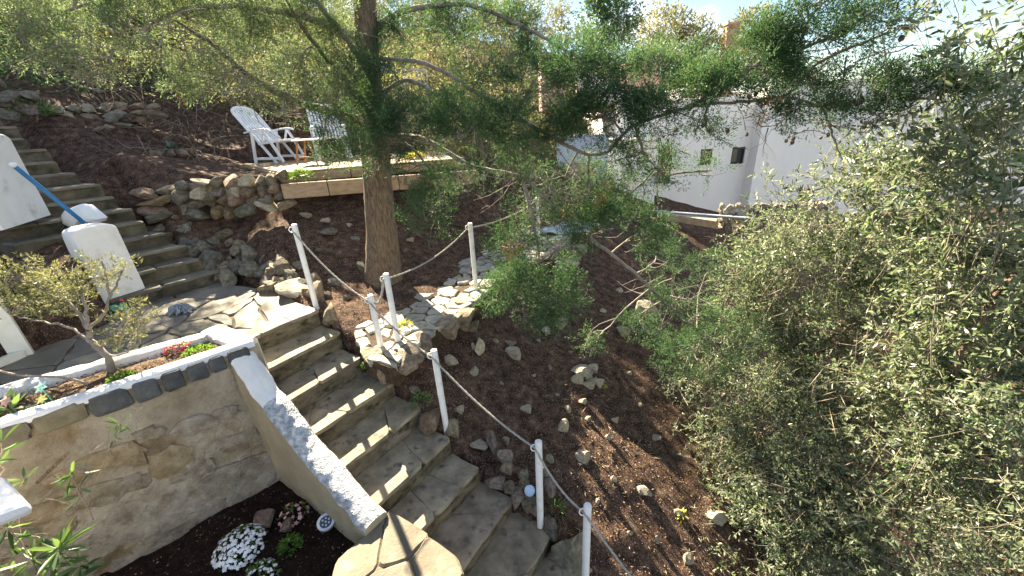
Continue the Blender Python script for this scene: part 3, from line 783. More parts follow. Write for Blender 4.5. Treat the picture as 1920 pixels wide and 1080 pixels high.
# ------------------------------------------------------------------ flagstone path
path_px = [(690, 672), (742, 690), (768, 655), (812, 622), (858, 588), (900, 556), (948, 512), (1000, 486), (1058, 462), (1085, 425), (1025, 420), (950, 435), (880, 452), (822, 468), (782, 500), (756, 540), (700, 582), (655, 600), (668, 640)]
PTH = -2.12
path_poly = [at_z(x, y, PTH)[:2] for x, y in path_px]
pn = len(path_poly)
path = struct(mk('garden_path', [np.r_[p, PTH - .02] for p in path_poly] + [np.r_[p, PTH - .22] for p in path_poly],
                 [tuple(range(pn))] + [(i, (i + 1) % pn, pn + (i + 1) % pn, pn + i) for i in range(pn)], MATS['gap_soil']))
G2 = np.random.default_rng(4)
pts = in_poly(path_poly, 185, G2)
for c in voronoi(path_poly, pts, .026, 1):
    slab('flagstone', c, PTH + G2.normal(0, .012), .05, MATS['path_stone'], path, G2, jit=.011, ch=.01, tilt=.03)
# ------------------------------------------------------------------ rocks
def rock_mesh(seed, sub=3, cuts=15, flat=1.0):
    bm = bmesh.new(); bmesh.ops.create_icosphere(bm, subdivisions=sub, radius=1)
    v = np.array([q.co[:] for q in bm.verts]); f = [tuple(q.index for q in p.verts) for p in bm.faces]; bm.free()
    g = np.random.default_rng(seed)
    for _ in range(cuts):
        n = g.normal(size=3); n /= np.linalg.norm(n); h = g.uniform(.34, .72)
        d = v @ n - h; v = v - np.where(d > 0, d, 0)[:, None] * n * .95
    v = v * (1 + .10 * fbm(v * 1.7 + seed * 3.1, 4, seed))[:, None]
    v -= (v.max(0) + v.min(0)) / 2; v /= np.abs(v).max(0)
    v[:, 2] *= flat
    me = bpy.data.meshes.new('rock'); me.from_pydata([tuple(p) for p in v], [], f)
    me.polygons.foreach_set('use_smooth', np.ones(len(f), bool)); me.set_sharp_from_angle(angle=math.radians(28))
    return me
ROCKS = {}
for m in ('rock', 'rock_orange', 'rock_grey', 'rock_pale'):
    ROCKS[m] = []
    for s in range(7):
        me = rock_mesh(s * 7 + len(m)); me.materials.append(MATS[m]); ROCKS[m].append(me)
GR = np.random.default_rng(8)
def rock(name, c, size, m='rock', parent=None, rz=None, tilt=.25, which=None):
    """size = half extents (x across view, y, z)"""
    o = bpy.data.objects.new(name, ROCKS[m][GR.integers(7) if which is None else which]); COL.objects.link(o)
    if parent is not None:
        o.parent = parent; c = np.asarray(c) - OFF[parent.name]
    o.location = tuple(float(q) for q in c); o.scale = tuple(float(q) for q in size)
    o.rotation_euler = (GR.normal(0, tilt), GR.normal(0, tilt), GR.uniform(-.5, .5) if rz is None else rz)
    return o

# loose stones on the slope: (px, py, width px, height px, material)
LOOSE = [(1050, 605, 26, 24, 'rock'), (1022, 623, 18, 16, 'rock'), (1167, 625, 24, 26, 'rock'), (1213, 620, 32, 18, 'rock_pale'), (960, 665, 32, 22, 'rock'),
         (898, 653, 20, 28, 'rock_pale'), (887, 653, 9, 14, 'rock_pale'), (847, 678, 22, 22, 'rock'), (887, 698, 22, 12, 'rock'), (957, 643, 18, 12, 'rock'), (1225, 602, 24, 16, 'rock_pale'),
         (860, 772, 18, 20, 'rock_pale'), (897, 837, 34, 13, 'rock'), (947, 827, 17, 13, 'rock'), (1030, 862, 16, 14, 'rock_pale'), (1057, 802, 18, 26, 'rock'), (1093, 858, 26, 20, 'rock'),
         (1065, 772, 11, 16, 'rock_pale'), (1102, 788, 10, 18, 'rock'), (1092, 755, 16, 12, 'rock'), (1140, 822, 11, 16, 'rock_pale'), (1153, 787, 15, 12, 'rock'), (1230, 823, 16, 10, 'rock_pale'),
         (1207, 920, 28, 15, 'rock'), (1272, 962, 16, 16, 'rock_pale'), (1230, 1017, 9, 28, 'rock_pale'), (990, 772, 24, 14, 'rock_pale'), (630, 533, 24, 18, 'rock_grey'), (680, 508, 22, 24, 'rock_grey'),
         (617, 437, 30, 14, 'rock_grey'), (667, 448, 16, 9, 'rock_grey'), (575, 407, 20, 14, 'rock'), (612, 415, 18, 9, 'rock'), (1290, 1050, 18, 26, 'rock_pale'), (1108, 700, 8, 8, 'rock'),
         (930, 640, 10, 8, 'rock'), (1000, 705, 9, 7, 'rock_pale'), (1130, 585, 12, 9, 'rock'), (1030, 690, 9, 8, 'rock'), (1180, 700, 9, 7, 'rock'), (1150, 900, 12, 9, 'rock'), (1120, 940, 9, 8, 'rock_pale'),
         (1180, 1000, 12, 9, 'rock'), (1160, 545, 14, 9, 'rock'), (1090, 560, 10, 8, 'rock'), (1240, 690, 12, 8, 'rock_pale'), (650, 560, 12, 8, 'rock_grey'), (600, 470, 12, 8, 'rock_grey'), (655, 425, 10, 7, 'rock'),
         (770, 450, 14, 8, 'rock'), (760, 470, 10, 7, 'rock_grey'), (1010, 640, 8, 7, 'rock_pale'), (940, 720, 8, 7, 'rock'), (1045, 740, 8, 6, 'rock'), (1200, 760, 9, 7, 'rock'), (1070, 660, 9, 7, 'rock')]
for (x, y, w, h, m) in LOOSE:
    m = 'rock_pale' if m == 'rock' else m
    P = ground(x, y); s = dep(P) / FPX
    o = rock('loose_stone', P + np.array([0, 0, h * s * .18]), (w * s * .55, w * s * .5, h * s * .55), m)
    tag(o, 'tan loose stone lying half sunk in the dark mulch', 'stone', 'loose stones scattered over the mulch')
# stones edging the steps and path, patio
EDGE = [('grey boulder at the back of the patio beside the upper steps', 420, 520, 34, 34, -1.8, 'rock_grey'), ('rounded grey stone above the patio beside the mulch', 462, 477, 42, 30, -1.6, 'rock_grey'),
        ('flat grey stone stacked behind the patio paving', 465, 507, 38, 32, -1.74, 'rock_grey'), ('dark grey stone between boulders behind the patio', 492, 513, 36, 28, -1.78, 'rock_grey'),
        ('tall tan boulder with a flat broken face behind the patio', 530, 513, 42, 44, -1.78, 'rock_pale'), ('large ochre boulder at the patio corner beside the first post', 550, 547, 62, 40, -1.86, 'rock_pale'),
        ('tan boulder directly behind the first rope post', 592, 552, 34, 46, -1.85, 'rock'), ('brown stone low behind the patio flags', 503, 542, 36, 26, -1.86, 'rock'),
        ('brown stone topping the heap behind the patio', 497, 487, 36, 22, -1.66, 'rock'), ('reddish stone at the right of the heap behind the patio', 523, 490, 24, 22, -1.66, 'rock'),
        ('small grey stone left of the heap behind the patio', 440, 500, 26, 26, -1.72, 'rock_grey'), ('pale-topped block at the right end of the top step', 615, 592, 36, 40, -1.98, 'rock'),
        ('ochre slab stone supporting the path end by the steps', 700, 672, 50, 26, -2.16, 'rock_pale'), ('round tan boulder below the path end', 752, 690, 52, 42, -2.22, 'rock'),
        ('tan boulder under the path corner beside the second post', 768, 662, 44, 36, -2.16, 'rock'), ('reddish stone at the right end of the third step', 712, 696, 34, 30, -2.24, 'rock'),
        ('pointed stone leaning against the path bank', 790, 645, 38, 42, -2.18, 'rock'), ('orange-faced stone at the right end of the fifth step', 806, 786, 46, 44, -2.72, 'rock_orange'),
        ('small tan stone at the right end of the fourth step', 775, 735, 30, 26, -2.6, 'rock'), ('tan corner stone beside the sixth step', 848, 812, 26, 50, -2.85, 'rock'),
        ('upright elongated stone in the mulch beside the sixth step', 922, 830, 18, 42, -2.92, 'rock'), ('pale brown stone right of the upright stone', 947, 855, 28, 20, -2.95, 'rock'),
        ('tan angular stone above the seventh step', 948, 876, 26, 26, -3.0, 'rock'), ('brown stone lying at the back of the seventh step', 928, 903, 34, 26, -3.08, 'rock'),
        ('round tan stone beside the seventh step nosing', 953, 914, 22, 24, -3.1, 'rock'), ('mossy stone behind the blue disc', 980, 890, 20, 26, -3.06, 'rock_grey'),
        ('small stone left of the blue disc', 982, 908, 18, 18, -3.12, 'rock'), ('tan stone below the blue disc', 972, 934, 28, 30, -3.2, 'rock'),
        ('rounded stone in front of the blue disc', 993, 944, 28, 22, -3.22, 'rock'), ('ochre stone at the foot of the lower post', 1004, 960, 24, 28, -3.26, 'rock'),
        ('grey stone right of the eighth step corner', 1031, 980, 24, 22, -3.3, 'rock'), ('brown stone behind the lower post', 1018, 886, 24, 32, -3.05, 'rock_grey'),
        ('tan stone right of the lower post', 1031, 912, 20, 26, -3.1, 'rock'), ('small mossy stone wedged by the large boulder', 1037, 1005, 24, 36, -3.4, 'rock_grey'),
        ('large flat grey boulder at the bottom of the steps', 1068, 1032, 56, 82, -3.5, 'rock_grey'), ('little round stone under the large boulder', 1033, 1044, 18, 18, -3.55, 'rock'),
        ('long flat block edging the path below the flags', 836, 616, 66, 46, -2.18, 'rock'), ('slanting slab leaning on the path bank', 866, 600, 46, 40, -2.2, 'rock'),
        ('tan block at the edge of the path near the middle post', 870, 570, 40, 28, -2.17, 'rock_pale'), ('small wedge stone lying below the path edge', 884, 615, 32, 22, -2.4, 'rock'),
        ('grey-white stone on the slope under the cypress twigs', 1215, 578, 40, 30, -2.75, 'rock_pale'), ('flat tan stone in the pile beyond the pot', 1047, 487, 32, 18, -2.25, 'rock'),
        ('yellowish stone in the pile beyond the pot', 1072, 493, 28, 18, -2.3, 'rock_pale'), ('long slab on top of the pile beyond the pot', 1050, 462, 50, 14, -2.1, 'rock'), ('brown stone at the top of the pile beyond the pot', 1085, 466, 36, 16, -2.14, 'rock'),
        ('grey stone low in the pile beyond the pot', 1052, 505, 24, 22, -2.38, 'rock_grey'), ('tan stone at the left of the pile beyond the pot', 1030, 478, 28, 16, -2.2, 'rock_pale'),
        ('long pale limestone half under the hedge', 1340, 968, 46, 22, None, 'rock_pale'), ('pale limestone wedge at the hedge foot', 1376, 942, 30, 22, None, 'rock_pale')]
for (lab, x, y, w, h, z, m) in EDGE:
    P = ground(x, y) if z is None else at_z(x, y, z)
    s = dep(P) / FPX
    tag(rock('boulder' if w > 40 else 'edging_stone', P + np.array([0, h * s * .12, -.02]), (w * s * .56, max(w, h) * s * .45, h * s * .58), m, tilt=.15), lab, 'stone', 'stones edging the steps, patio and path')
# small cairn
for i, (x, y, w, h, lab) in enumerate([(1090, 688, 34, 16, 'long yellow stone on top of the little cairn'), (1083, 704, 26, 24, 'blocky yellow stone at the left of the little cairn'), (1103, 703, 16, 14, 'small yellow stone in the middle of the little cairn'),
                           (1115, 693, 20, 18, 'pale stone at the right of the little cairn'), (1104, 714, 28, 14, 'flat yellow stone at the front of the little cairn'), (1124, 719, 22, 11, 'low stone at the right foot of the little cairn')]):
    P = ground(x, y + (16 if i == 0 else 4)); s = dep(P) / FPX; Q = P + np.array([0, 0, .075 if i == 0 else .02])
    tag(rock('cairn_stone', Q, (w * s * .55, w * s * .5, h * s * .58), 'rock_pale', tilt=.1), lab, 'stone', 'stones of the little cairn')
# ------------------------------------------------------------------ dry-stone walls
def stone_row_wall(name, label, base, foot, rows, wmin, wmax, mats, parent=None, depth=.16):
    """base: px of the wall's foot left->right and top left->right, with world Y; fills the face with stones"""
    tl, tr, bl, br = foot
    T = thing(name, label, 'wall', bl)
    for r in range(rows):
        f0 = (r + .5) / rows
        a = bl + (tl - bl) * f0; b = br + (tr - br) * f0
        L_ = np.linalg.norm(b - a); hh = (np.linalg.norm(tl - bl) + np.linalg.norm(tr - br)) / 2 / rows
        u = GR.uniform(-.05, .02)
        while u < L_ - .02:
            w = GR.uniform(wmin, wmax) * (1.25 if r == 0 else 1)
            hq = hh * GR.uniform(.85, 1.25)
            c = a + (b - a) / L_ * (u + w / 2) + np.array([GR.normal(0, .01), GR.normal(0, .025), GR.normal(0, .015)])
            m = mats[GR.integers(len(mats))]
            rock('wall_stone', c, (w * .55, depth * GR.uniform(.8, 1.2), hq * .58), m, T, rz=math.atan2(b[1] - a[1], b[0] - a[0]) + GR.normal(0, .12), tilt=.12)
            u += w * .97
    return T
MX = ['rock', 'rock', 'rock_orange', 'rock_grey', 'rock_pale']
dwY = deck_fl[1]
tl = at_y(340, 338, dwY - .35); tr = at_y(526, 328, dwY - .1); bl = at_y(318, 418, dwY - .55); br = at_y(528, 392, dwY - .3)
stone_row_wall('dry_stone_wall', 'neat dry-stone wall of rounded tan stones left of the deck', None, (tl, tr, bl, br), 4, .15, .30, MX)
tl = at_y(240, 358, 6.1); tr = at_y(345, 350, 6.5); bl = at_y(285, 425, 5.85); br = at_y(335, 405, 6.3)
stone_row_wall('dry_stone_wall', 'low stone wall of long reddish slabs beside the upper steps', None, (tl, tr, bl, br), 4, .24, .42, ['rock_orange', 'rock', 'rock_orange', 'rock_grey'])
tl = at_y(178, 322, 7.0); tr = at_y(290, 325, 7.4); bl = at_y(200, 352, 6.8); br = at_y(300, 350, 7.2)
stone_row_wall('dry_stone_wall', 'grey boulder row beside the upper steps below the agave terrace', None, (tl, tr, bl, br), 2, .25, .42, ['rock_grey', 'rock', 'rock_grey'])
tl = at_y(85, 200, 8.4); tr = at_y(200, 196, 9.0); bl = at_y(105, 250, 8.2); br = at_y(225, 246, 8.8)
stone_row_wall('dry_stone_wall', 'tumbled grey stone wall at the top of the upper steps', None, (tl, tr, bl, br), 4, .2, .42, ['rock_grey', 'rock', 'rock_grey', 'rock_pale'])
tl = at_y(190, 192, 9.2); tr = at_y(290, 196, 9.5); bl = at_y(200, 232, 9.1); br = at_y(285, 226, 9.4)
stone_row_wall('dry_stone_wall', 'reddish rubble heap on the upper bank left of the deck', None, (tl, tr, bl, br), 3, .22, .42, ['rock_orange', 'rock', 'rock_orange'])
tl = at_y(-20, 140, 7.6); tr = at_y(30, 165, 7.8); bl = at_y(-20, 225, 7.5); br = at_y(40, 222, 7.7)
stone_row_wall('dry_stone_wall', 'stone wall end cut by the left edge above the pillar', None, (tl, tr, bl, br), 4, .2, .4, ['rock_grey', 'rock'])
tl = at_y(1350, 384, 9.6); tr = at_y(1560, 376, 9.2); bl = at_y(1350, 432, 9.6); br = at_y(1560, 440, 9.2)
stone_row_wall('dry_stone_wall', 'pale beige stone garden wall below the white house', None, (tl, tr, bl, br), 6, .09, .19, ['rock_pale', 'rock_pale', 'rock'], depth=.09)
# rock field between the wall and the patio
for i, (x, y, w, h, m, z) in enumerate([(345, 430, 36, 24, 'rock_grey', -1.3), (385, 425, 30, 20, 'rock', -1.35), (330, 455, 36, 40, 'rock_grey', -1.5), (365, 465, 44, 36, 'rock_grey', -1.55), (420, 440, 26, 16, 'rock', -1.42), (400, 455, 20, 14, 'rock_grey', -1.5),
                                      (395, 490, 46, 36, 'rock_grey', -1.66), (440, 470, 26, 20, 'rock', -1.6), (430, 455, 14, 12, 'rock', -1.5), (410, 410, 22, 14, 'rock', -1.3), (450, 455, 18, 12, 'rock_grey', -1.55)]):
    P = at_z(x, y, z); s = dep(P) / FPX
    tag(rock('bank_stone', P, (w * s * .55, w * s * .5, h * s * .58), m), 'grey mossy stone set in the bank right of the upper steps', 'stone', 'stones in the bank beside the upper steps')
gb = np.random.default_rng(19)
for i in range(64):
    f_ = gb.random(); x = 300 + f_ * 300 + gb.normal(0, 12); y0_ = np.interp(x, [300, 400, 520, 600], [395, 420, 470, 520]); y1_ = np.interp(x, [300, 400, 520, 600], [470, 520, 540, 560]); y = y0_ + (y1_ - y0_) * gb.random() ** .6
    P = ground(x, y); s = dep(P) / FPX; w = gb.uniform(12, 34); h = w * gb.uniform(.5, .85)
    tag(rock('bank_stone', P + np.array([0, 0, h * s * .15]), (w * s * .55, w * s * .5, h * s * .6), ['rock', 'rock_grey', 'rock', 'rock_orange'][gb.integers(4)]), 'rough stone bedded in the bank between the stone wall and the patio', 'stone', 'rough stones in the bank above the patio')
# ring of stones round the agave
ag = ground(325, 290)
for i in range(11):
    a = i / 11 * 6.28; s = dep(ag) / FPX
    tag(rock('ring_stone', ag + np.array([math.cos(a) * 34 * s, math.sin(a) * 26 * s, .03]), (.10, .08, .07), 'rock_orange'), 'reddish stone in the ring round the agave', 'stone', 'ring of stones round the agave')

# ------------------------------------------------------------------ rope posts
POSTS = [((592, 572), (553, 420), -1.9, 'white rope post at the patio corner, nearest the tree'), ((725, 702), (708, 550), -2.5, 'white rope post at the right end of the third step'),
         ((747, 642), (724, 513), -2.16, 'white rope post on the near end of the flagstone path'), ((838, 808), (821, 655), -2.85, 'white rope post beside the orange stone halfway down the steps'),
         ((893, 546), (881, 418), -2.16, 'white rope post on the right edge of the flagstone path'), ((1010, 460), (1006, 370), -2.16, 'farthest white rope post, beyond the terracotta pot'),
         ((1013, 972), (1007, 826), -3.3, 'white rope post beside the round blue disc'), ((1097, 1100), (1093, 945), -3.62, 'lowest white rope post, cut by the bottom edge')]
PT = []
for i, (b, t, z, lab) in enumerate(POSTS):
    B = at_z(*b, z); d = ray(*t); s = np.hypot(B[0], B[1]) / np.hypot(d[0], d[1]); H = (d * s)[2] - B[2]
    T = B + np.array([GR.normal(0, .008), GR.normal(0, .008), H]); PT.append((B, T))
    o = thing('rope_post', lab, 'post', B, 'white posts of the rope rail')
    r = .030
    zz = [(-.1, r), (0, r), (H - .012, r), (H - .003, r * .92), (H, r * .75)]
    v, f = tube_geo([B + (T - B) * (q / H) for q, _ in zz], [q for _, q in zz], 16); mk('shaft', v, f, MATS['post_white'], o, smooth=True, sharp=35)
    e = T + np.array([-.035, -.012, -.055]); a = np.linspace(0, 2 * math.pi, 19)
    ringp = np.stack([e[0] + .028 * np.cos(a), e[1] + .006 * np.sin(a * 1), e[2] + .028 * np.sin(a)], -1)
    v, f = tube_geo(ringp, .0055, 6, False); mk('eyelet', v, f, MATS['post_white'], o, smooth=True)
def rope(p, q, sag, label, r=.0082, twist=38):
    p = np.asarray(p, float); q = np.asarray(q, float); Ln = np.linalg.norm(q - p); n = int(Ln * 90) + 12
    t = np.linspace(0, 1, n)
    c = p + (q - p) * t[:, None]; c[:, 2] -= sag * 4 * t * (1 - t)
    tg = np.gradient(c, axis=0); tg /= np.linalg.norm(tg, axis=1)[:, None]
    u = np.cross(tg, [0, 0, 1.]); u /= np.linalg.norm(u, axis=1)[:, None]; w = np.cross(tg, u)
    o = thing('rope', label, 'rope', p, 'ropes strung between the posts')
    for s in range(3):
        a = t * Ln * twist + s * 2.094
        cc = c + r * .55 * (np.cos(a)[:, None] * u + np.sin(a)[:, None] * w)
        v, f = tube_geo(cc, r * .62, 5); mk('strand', v, f, MATS['rope'], o, smooth=True)
def eye(i): return PT[i][1] + np.array([-.03, -.01, -.06])
rope(eye(0), eye(1), .09, 'rope sagging from the patio post to the third-step post')
rope(eye(1), eye(3), .06, 'rope between the third-step post and the post by the orange stone')
rope(eye(3), eye(6), .07, 'long rope running down to the post beside the blue disc')
rope(eye(6), eye(7), .08, 'rope between the two lowest posts')
rope(eye(7), eye(7) + np.array([.75, -.85, -.55]), .06, 'rope leaving the lowest post past the bottom edge')
rope(eye(2), eye(4), .10, 'rope sagging along the flagstone path')
rope(eye(4), eye(5), .08, 'rope between the two far posts on the path')
rope(eye(2) + np.array([0, 0, .01]), eye(1) + np.array([.05, 0, -.02]), .10, 'short knotted rope joining the two posts at the path end', r=.012)
# ------------------------------------------------------------------ deck
deck = thing('wooden_deck', 'pale timber deck terrace carrying two white recliners', 'deck', (deck_fl[0], deck_fl[1], DZ - .3))
dx3 = np.r_[DK_D, 0]; dn3 = np.r_[DK_N, 0]
LEN = DK_L + .55; DD = float(np.dot(deck_bl - deck_fl, dn3)); nb = 15; bw = DD / nb
back_off = np.dot((deck_bl - deck_fl), dx3)
for i in range(nb):
    o0 = i * bw; sh = back_off * (o0 / DD)
    c = deck_fl + dx3 * ((LEN + sh) / 2) + dn3 * (o0 + bw / 2); c[2] = DZ - .014
    MB().box(c, dx3 * (LEN - sh) / 2, dn3 * (bw / 2 - .004), (0, 0, .014)).obj('deck_board', MATS['deck_wood'], deck, bevel=.004)
def beam(name, p, q, hgt, th, m, parent, jit=0):
    p = np.asarray(p, float); q = np.asarray(q, float)
    mb = MB(); d = (q - p) / np.linalg.norm(q - p)
    mb.bar(p, q, th, hgt); return mb.obj(name, m, parent, bevel=.012)
z1 = DZ - .028 - .075
cuts = [0, 1.05, LEN * .52, LEN]
for a, b in zip(cuts[:-1], cuts[1:]):
    p = deck_fl + dx3 * (a + .004) + dn3 * .05; q = deck_fl + dx3 * (b - .004) + dn3 * .05; p[2] = q[2] = z1
    beam('fascia_log', p, q, .145, .10, MATS['timber'], deck)
p = deck_fl + dn3 * .1; q = p + dn3 * (DD - .1) + dx3 * back_off * .97; p[2] = q[2] = z1
beam('side_joist', p, q, .145, .06, MATS['timber'], deck)
lb0 = at_y(530, 359, deck_fl[1] - .22); lb1 = at_y(897, 331, deck_fr[1] - .05)
lb0[2] = lb0[2]; 
tw = thing('timber_edging', 'long pale sleeper beam retaining the bank below the deck', 'beam', lb0 + np.array([0, 0, -.1]))
for a, b in ((0, .21), (.213, .56), (.563, 1.0)):
    beam('sleeper', lb0 + (lb1 - lb0) * a, lb0 + (lb1 - lb0) * b, .235, .09, MATS['timber'], tw)
# ------------------------------------------------------------------ recliner chairs
def recliner(label, loc, rz):
    """plastic folding recliner; faces +x, 0.58 wide"""
    o = thing('recliner_chair', label, 'chair', loc, 'white recliners on the deck', rz)
    W = .27
    def part(mb, name, par=None): return mb.obj(name, MATS['plastic'], par or o, local=True, bevel=.006)
    top_, bot = np.array([-.62, 0, 1.08]), np.array([-.08, 0, .40])
    ax = (top_ - bot) / np.linalg.norm(top_ - bot); L_ = np.linalg.norm(top_ - bot); nrm = np.array([ax[2], 0, -ax[0]])
    # backrest frame with a rounded head
    a = np.linspace(0, math.pi, 11)
    outl = [np.array([0, -W, 0]) + ax * 0] + [ax * (L_ - .14) + np.array([0, -W * math.cos(q), 0]) + ax * .16 * math.sin(q) for q in a] + [np.array([0, W, 0])]
    mb = MB()
    for p, q in zip(outl[:-1], outl[1:]): mb.bar(bot + p, bot + q, .045, .028, up=nrm)
    br = part(mb, 'backrest_frame')
    for i in range(8):
        y = -W + .055 + i * (2 * W - .11) / 7
        hl = L_ - .13 + .13 * math.sqrt(max(0, 1 - (y / W) ** 2))
        part(MB().bar(bot + ax * .04 + np.array([0, y, 0]), bot + ax * hl + np.array([0, y, 0]), .042, .016, up=nrm), 'slat', br)
    part(MB().bar(bot + ax * .42 + np.array([0, -W, 0]) - nrm * .012, bot + ax * .42 + np.array([0, W, 0]) - nrm * .012, .06, .02, up=nrm), 'cross_bar', br)
    # seat
    s0, s1 = np.array([-.10, 0, .385]), np.array([.42, 0, .43])
    mb = MB()
    for y in (-W, W): mb.bar(s0 + np.array([0, y, 0]), s1 + np.array([.02, y, 0]), .045, .05)
    mb.bar(s1 + np.array([0, -W, 0]), s1 + np.array([0, W, 0]), .05, .04)
    sf = part(mb, 'seat_frame')
    for i in range(7):
        p = s0 + (s1 - s0) * ((i + .5) / 7.4)
        part(MB().bar(p + np.array([0, -W + .02, .01]), p + np.array([0, W - .02, .01]), .055, .016), 'slat', sf)
    for y in (-W - .035, W + .035):
        part(MB().bar((-.16, y, .62), (-.27, y, 0), .045, .05, up=(0, 1, 0)), 'rear_leg')
        part(MB().bar((-.20, y * .93, .60), (.26, y * .93, 0), .045, .042, up=(0, 1, 0)), 'front_leg')
        part(MB().bar((.14, y, .63), (.46, y, .02), .045, .042, up=(0, 1, 0)), 'front_leg')
        part(MB().bar((.14, y * .95, .63), (.02, y * .95, .38), .04, .035, up=(0, 1, 0)), 'arm_strut')
        pts = [np.array([-.34, y, .60]), np.array([-.1, y, .635]), np.array([.12, y, .655]), np.array([.26, y, .645]), np.array([.30, y, .62])]
        mb = MB()
        for p, q in zip(pts[:-1], pts[1:]): mb.bar(p, q, .062, .03)
        part(mb, 'armrest')
        part(MB().bar((-.25, y, .10), (.42, y, .10), .03, .05), 'floor_rail')
    return o
c1 = at_z(522, 304, DZ); c2 = at_z(612, 299, DZ)
recliner('white slatted recliner at the left end of the deck, seen side-on', c1, math.radians(-18))
recliner('white slatted recliner half hidden by the cypress branch, nearest the trunk', c2 + np.array([.1, .15, 0]), math.radians(-62))
ct = at_z(584, 307, DZ); tb = thing('side_table', 'small brown folding table between the two recliners', 'table', ct)
tb_top = DZ + .43
MB().box((ct[0], ct[1], tb_top), (.21, .06, 0), (-.06, .21, 0), (0, 0, .011)).obj('tabletop', MATS['plastic'], tb, bevel=.004)
for sx, sy in ((-1, -1), (1, -1), (-1, 1), (1, 1)):
    MB().bar((ct[0] + sx * .19, ct[1] + sy * .17, DZ), (ct[0] + sx * .10, ct[1] + sy * .16, tb_top - .012), .026, .026, up=(0, 1, 0)).obj('leg', MATS['brown_wood'], tb)
MB().bar((ct[0] - .16, ct[1] - .17, DZ + .13), (ct[0] + .16, ct[1] - .17, DZ + .13), .02, .03).obj('stretcher', MATS['brown_wood'], tb)
# ------------------------------------------------------------------ white pillars
def pillar(label, pb0, pb1, H, thick, z, taper=.93, arch=.05, lean=0):
    """slab pillar; pb0->pb1 = base of the front face, thickness goes back along UDIR"""
    p0, p1 = np.asarray(pb0, float), np.asarray(pb1, float); p0[2] = p1[2] = 0
    o = thing('stair_pillar', label, 'pillar', np.r_[(p0 + p1)[:2] / 2, z])
    d = p1 - p0; W = np.linalg.norm(d); d /= W; c = (p0 + p1) / 2; bk = np.cross(d, [0, 0, 1.]); bk = -bk if np.dot(bk[:2], UDIR) < 0 else bk
    prof = []
    n = 15
    for i in range(8): prof.append((-W / 2 * (1 - (1 - taper) * i / 7), H * .96 * i / 7))
    for i in range(n):
        a = math.pi * (1 - i / (n - 1)); prof.append((W / 2 * taper * np.sign(math.cos(a)) * abs(math.cos(a)) ** .6, H * .96 + (arch + .04 * H) * abs(math.sin(a)) ** .8))
    for i in range(8): prof.append((W / 2 * (1 - (1 - taper) * (7 - i) / 7), H * .96 * (7 - i) / 7))
    prof = [p for i, p in enumerate(prof) if i == 0 or np.hypot(p[0] - prof[i - 1][0], p[1] - prof[i - 1][1]) > 1e-3]
    m_ = len(prof); lay = [(-.0, .96), (.02, 1.0), (thick - .02, 1.0), (thick, .96)]
    v = []
    for dep_, sc in lay:
        for (a, h) in prof:
            p = c + d * a * sc + bk * (dep_ + lean * h); q = np.array([p[0], p[1], z - .05 + h * (1 if h < H * .5 else (H * .5 + (h - H * .5) * (1 - (1 - sc) * .5)) / h)])
            e = .016 * fbm(q[None] * 6, 4, 51)[0]; q[:2] += d[:2] * e + bk[:2] * e; v.append(q)
    f = []
    for r in range(3):
        for i in range(m_ - 1): f.append((r * m_ + i, r * m_ + i + 1, (r + 1) * m_ + i + 1, (r + 1) * m_ + i))
    f += [tuple(range(m_))[::-1], tuple(3 * m_ + i for i in range(m_))]
    mk('shaft', v, f, MATS['pillar_white'], o, smooth=True, sharp=32)
    return o
def top_h(b, t):
    d = ray(*t); s = np.hypot(b[0], b[1]) / np.hypot(d[0], d[1]); return (d * s)[2] - b[2]
b0, b1 = at_z(203, 590, PZ), at_z(284, 562, PZ)
pillar('white stair pillar at the foot of the upper steps, with a net pole behind', b0, b1, top_h((b0 + b1) / 2, (188, 421)), .26, PZ)
z2 = -.80
b0, b1 = at_z(10, 420, z2), at_z(93, 395, z2)
pillar('taller white stair pillar cut by the left edge above the steps', b0 + (b0 - b1) * .12, b1, top_h(b1, (28, 248)), .3, z2)
# ------------------------------------------------------------------ blue-handled pole with a white hood
pY = 5.15
pa, pb = at_y(24, 309, 4.25), at_y(170, 428, 4.95)
np_ = thing('cleaning_pole', 'blue-handled pole with a white plastic hood and black bag behind the pillar', 'pole', at_y(160, 470, pY))
v, f = tube_geo([pa, pb], .022, 12); mk('handle', v, f, MATS['blue_pole'], np_, smooth=True, sharp=40)
v, f = tube_geo([pa - (pb - pa) * .012, pa + (pb - pa) * .012], .024, 12); mk('grip_cap', v, f, MATS['plastic'], np_, smooth=True, sharp=40)
hood_px = [(121, 402), (128, 392), (150, 383), (166, 386), (194, 409), (190, 416), (168, 413), (150, 432), (124, 418)]
hp = [at_y(x, y, pY) for x, y in hood_px]; hc = np.mean(hp, 0)
v = []; 
for s, dy in ((1, .06), (1, .0), (.93, -.06), (.6, -.11)):
    for p in hp: v.append(hc + (p - hc) * s + np.array([0, dy, 0]))
v.append(hc + np.array([0, -.125, .01])); n = len(hp); f = []
for r in range(3): f += [(r * n + i, r * n + (i + 1) % n, (r + 1) * n + (i + 1) % n, (r + 1) * n + i) for i in range(n)]
f += [(3 * n + i, 3 * n + (i + 1) % n, 4 * n) for i in range(n)] + [tuple(range(n))]
mk('hood', v, f, MATS['plastic'], np_, smooth=True, sharp=45)
bag_px = [(127, 415), (150, 425), (162, 450), (162, 472), (150, 470), (135, 450)]
hp = [at_y(x, y, pY + .05) for x, y in bag_px]; hc = np.mean(hp, 0); v = []
for s, dy in ((.8, .12), (1, .04), (1, -.03), (.75, -.09)):
    for p in hp: v.append(hc + (p - hc) * s + np.array([0, dy, 0]))
n = len(hp); f = []
for r in range(3): f += [(r * n + i, r * n + (i + 1) % n, (r + 1) * n + (i + 1) % n, (r + 1) * n + i) for i in range(n)]
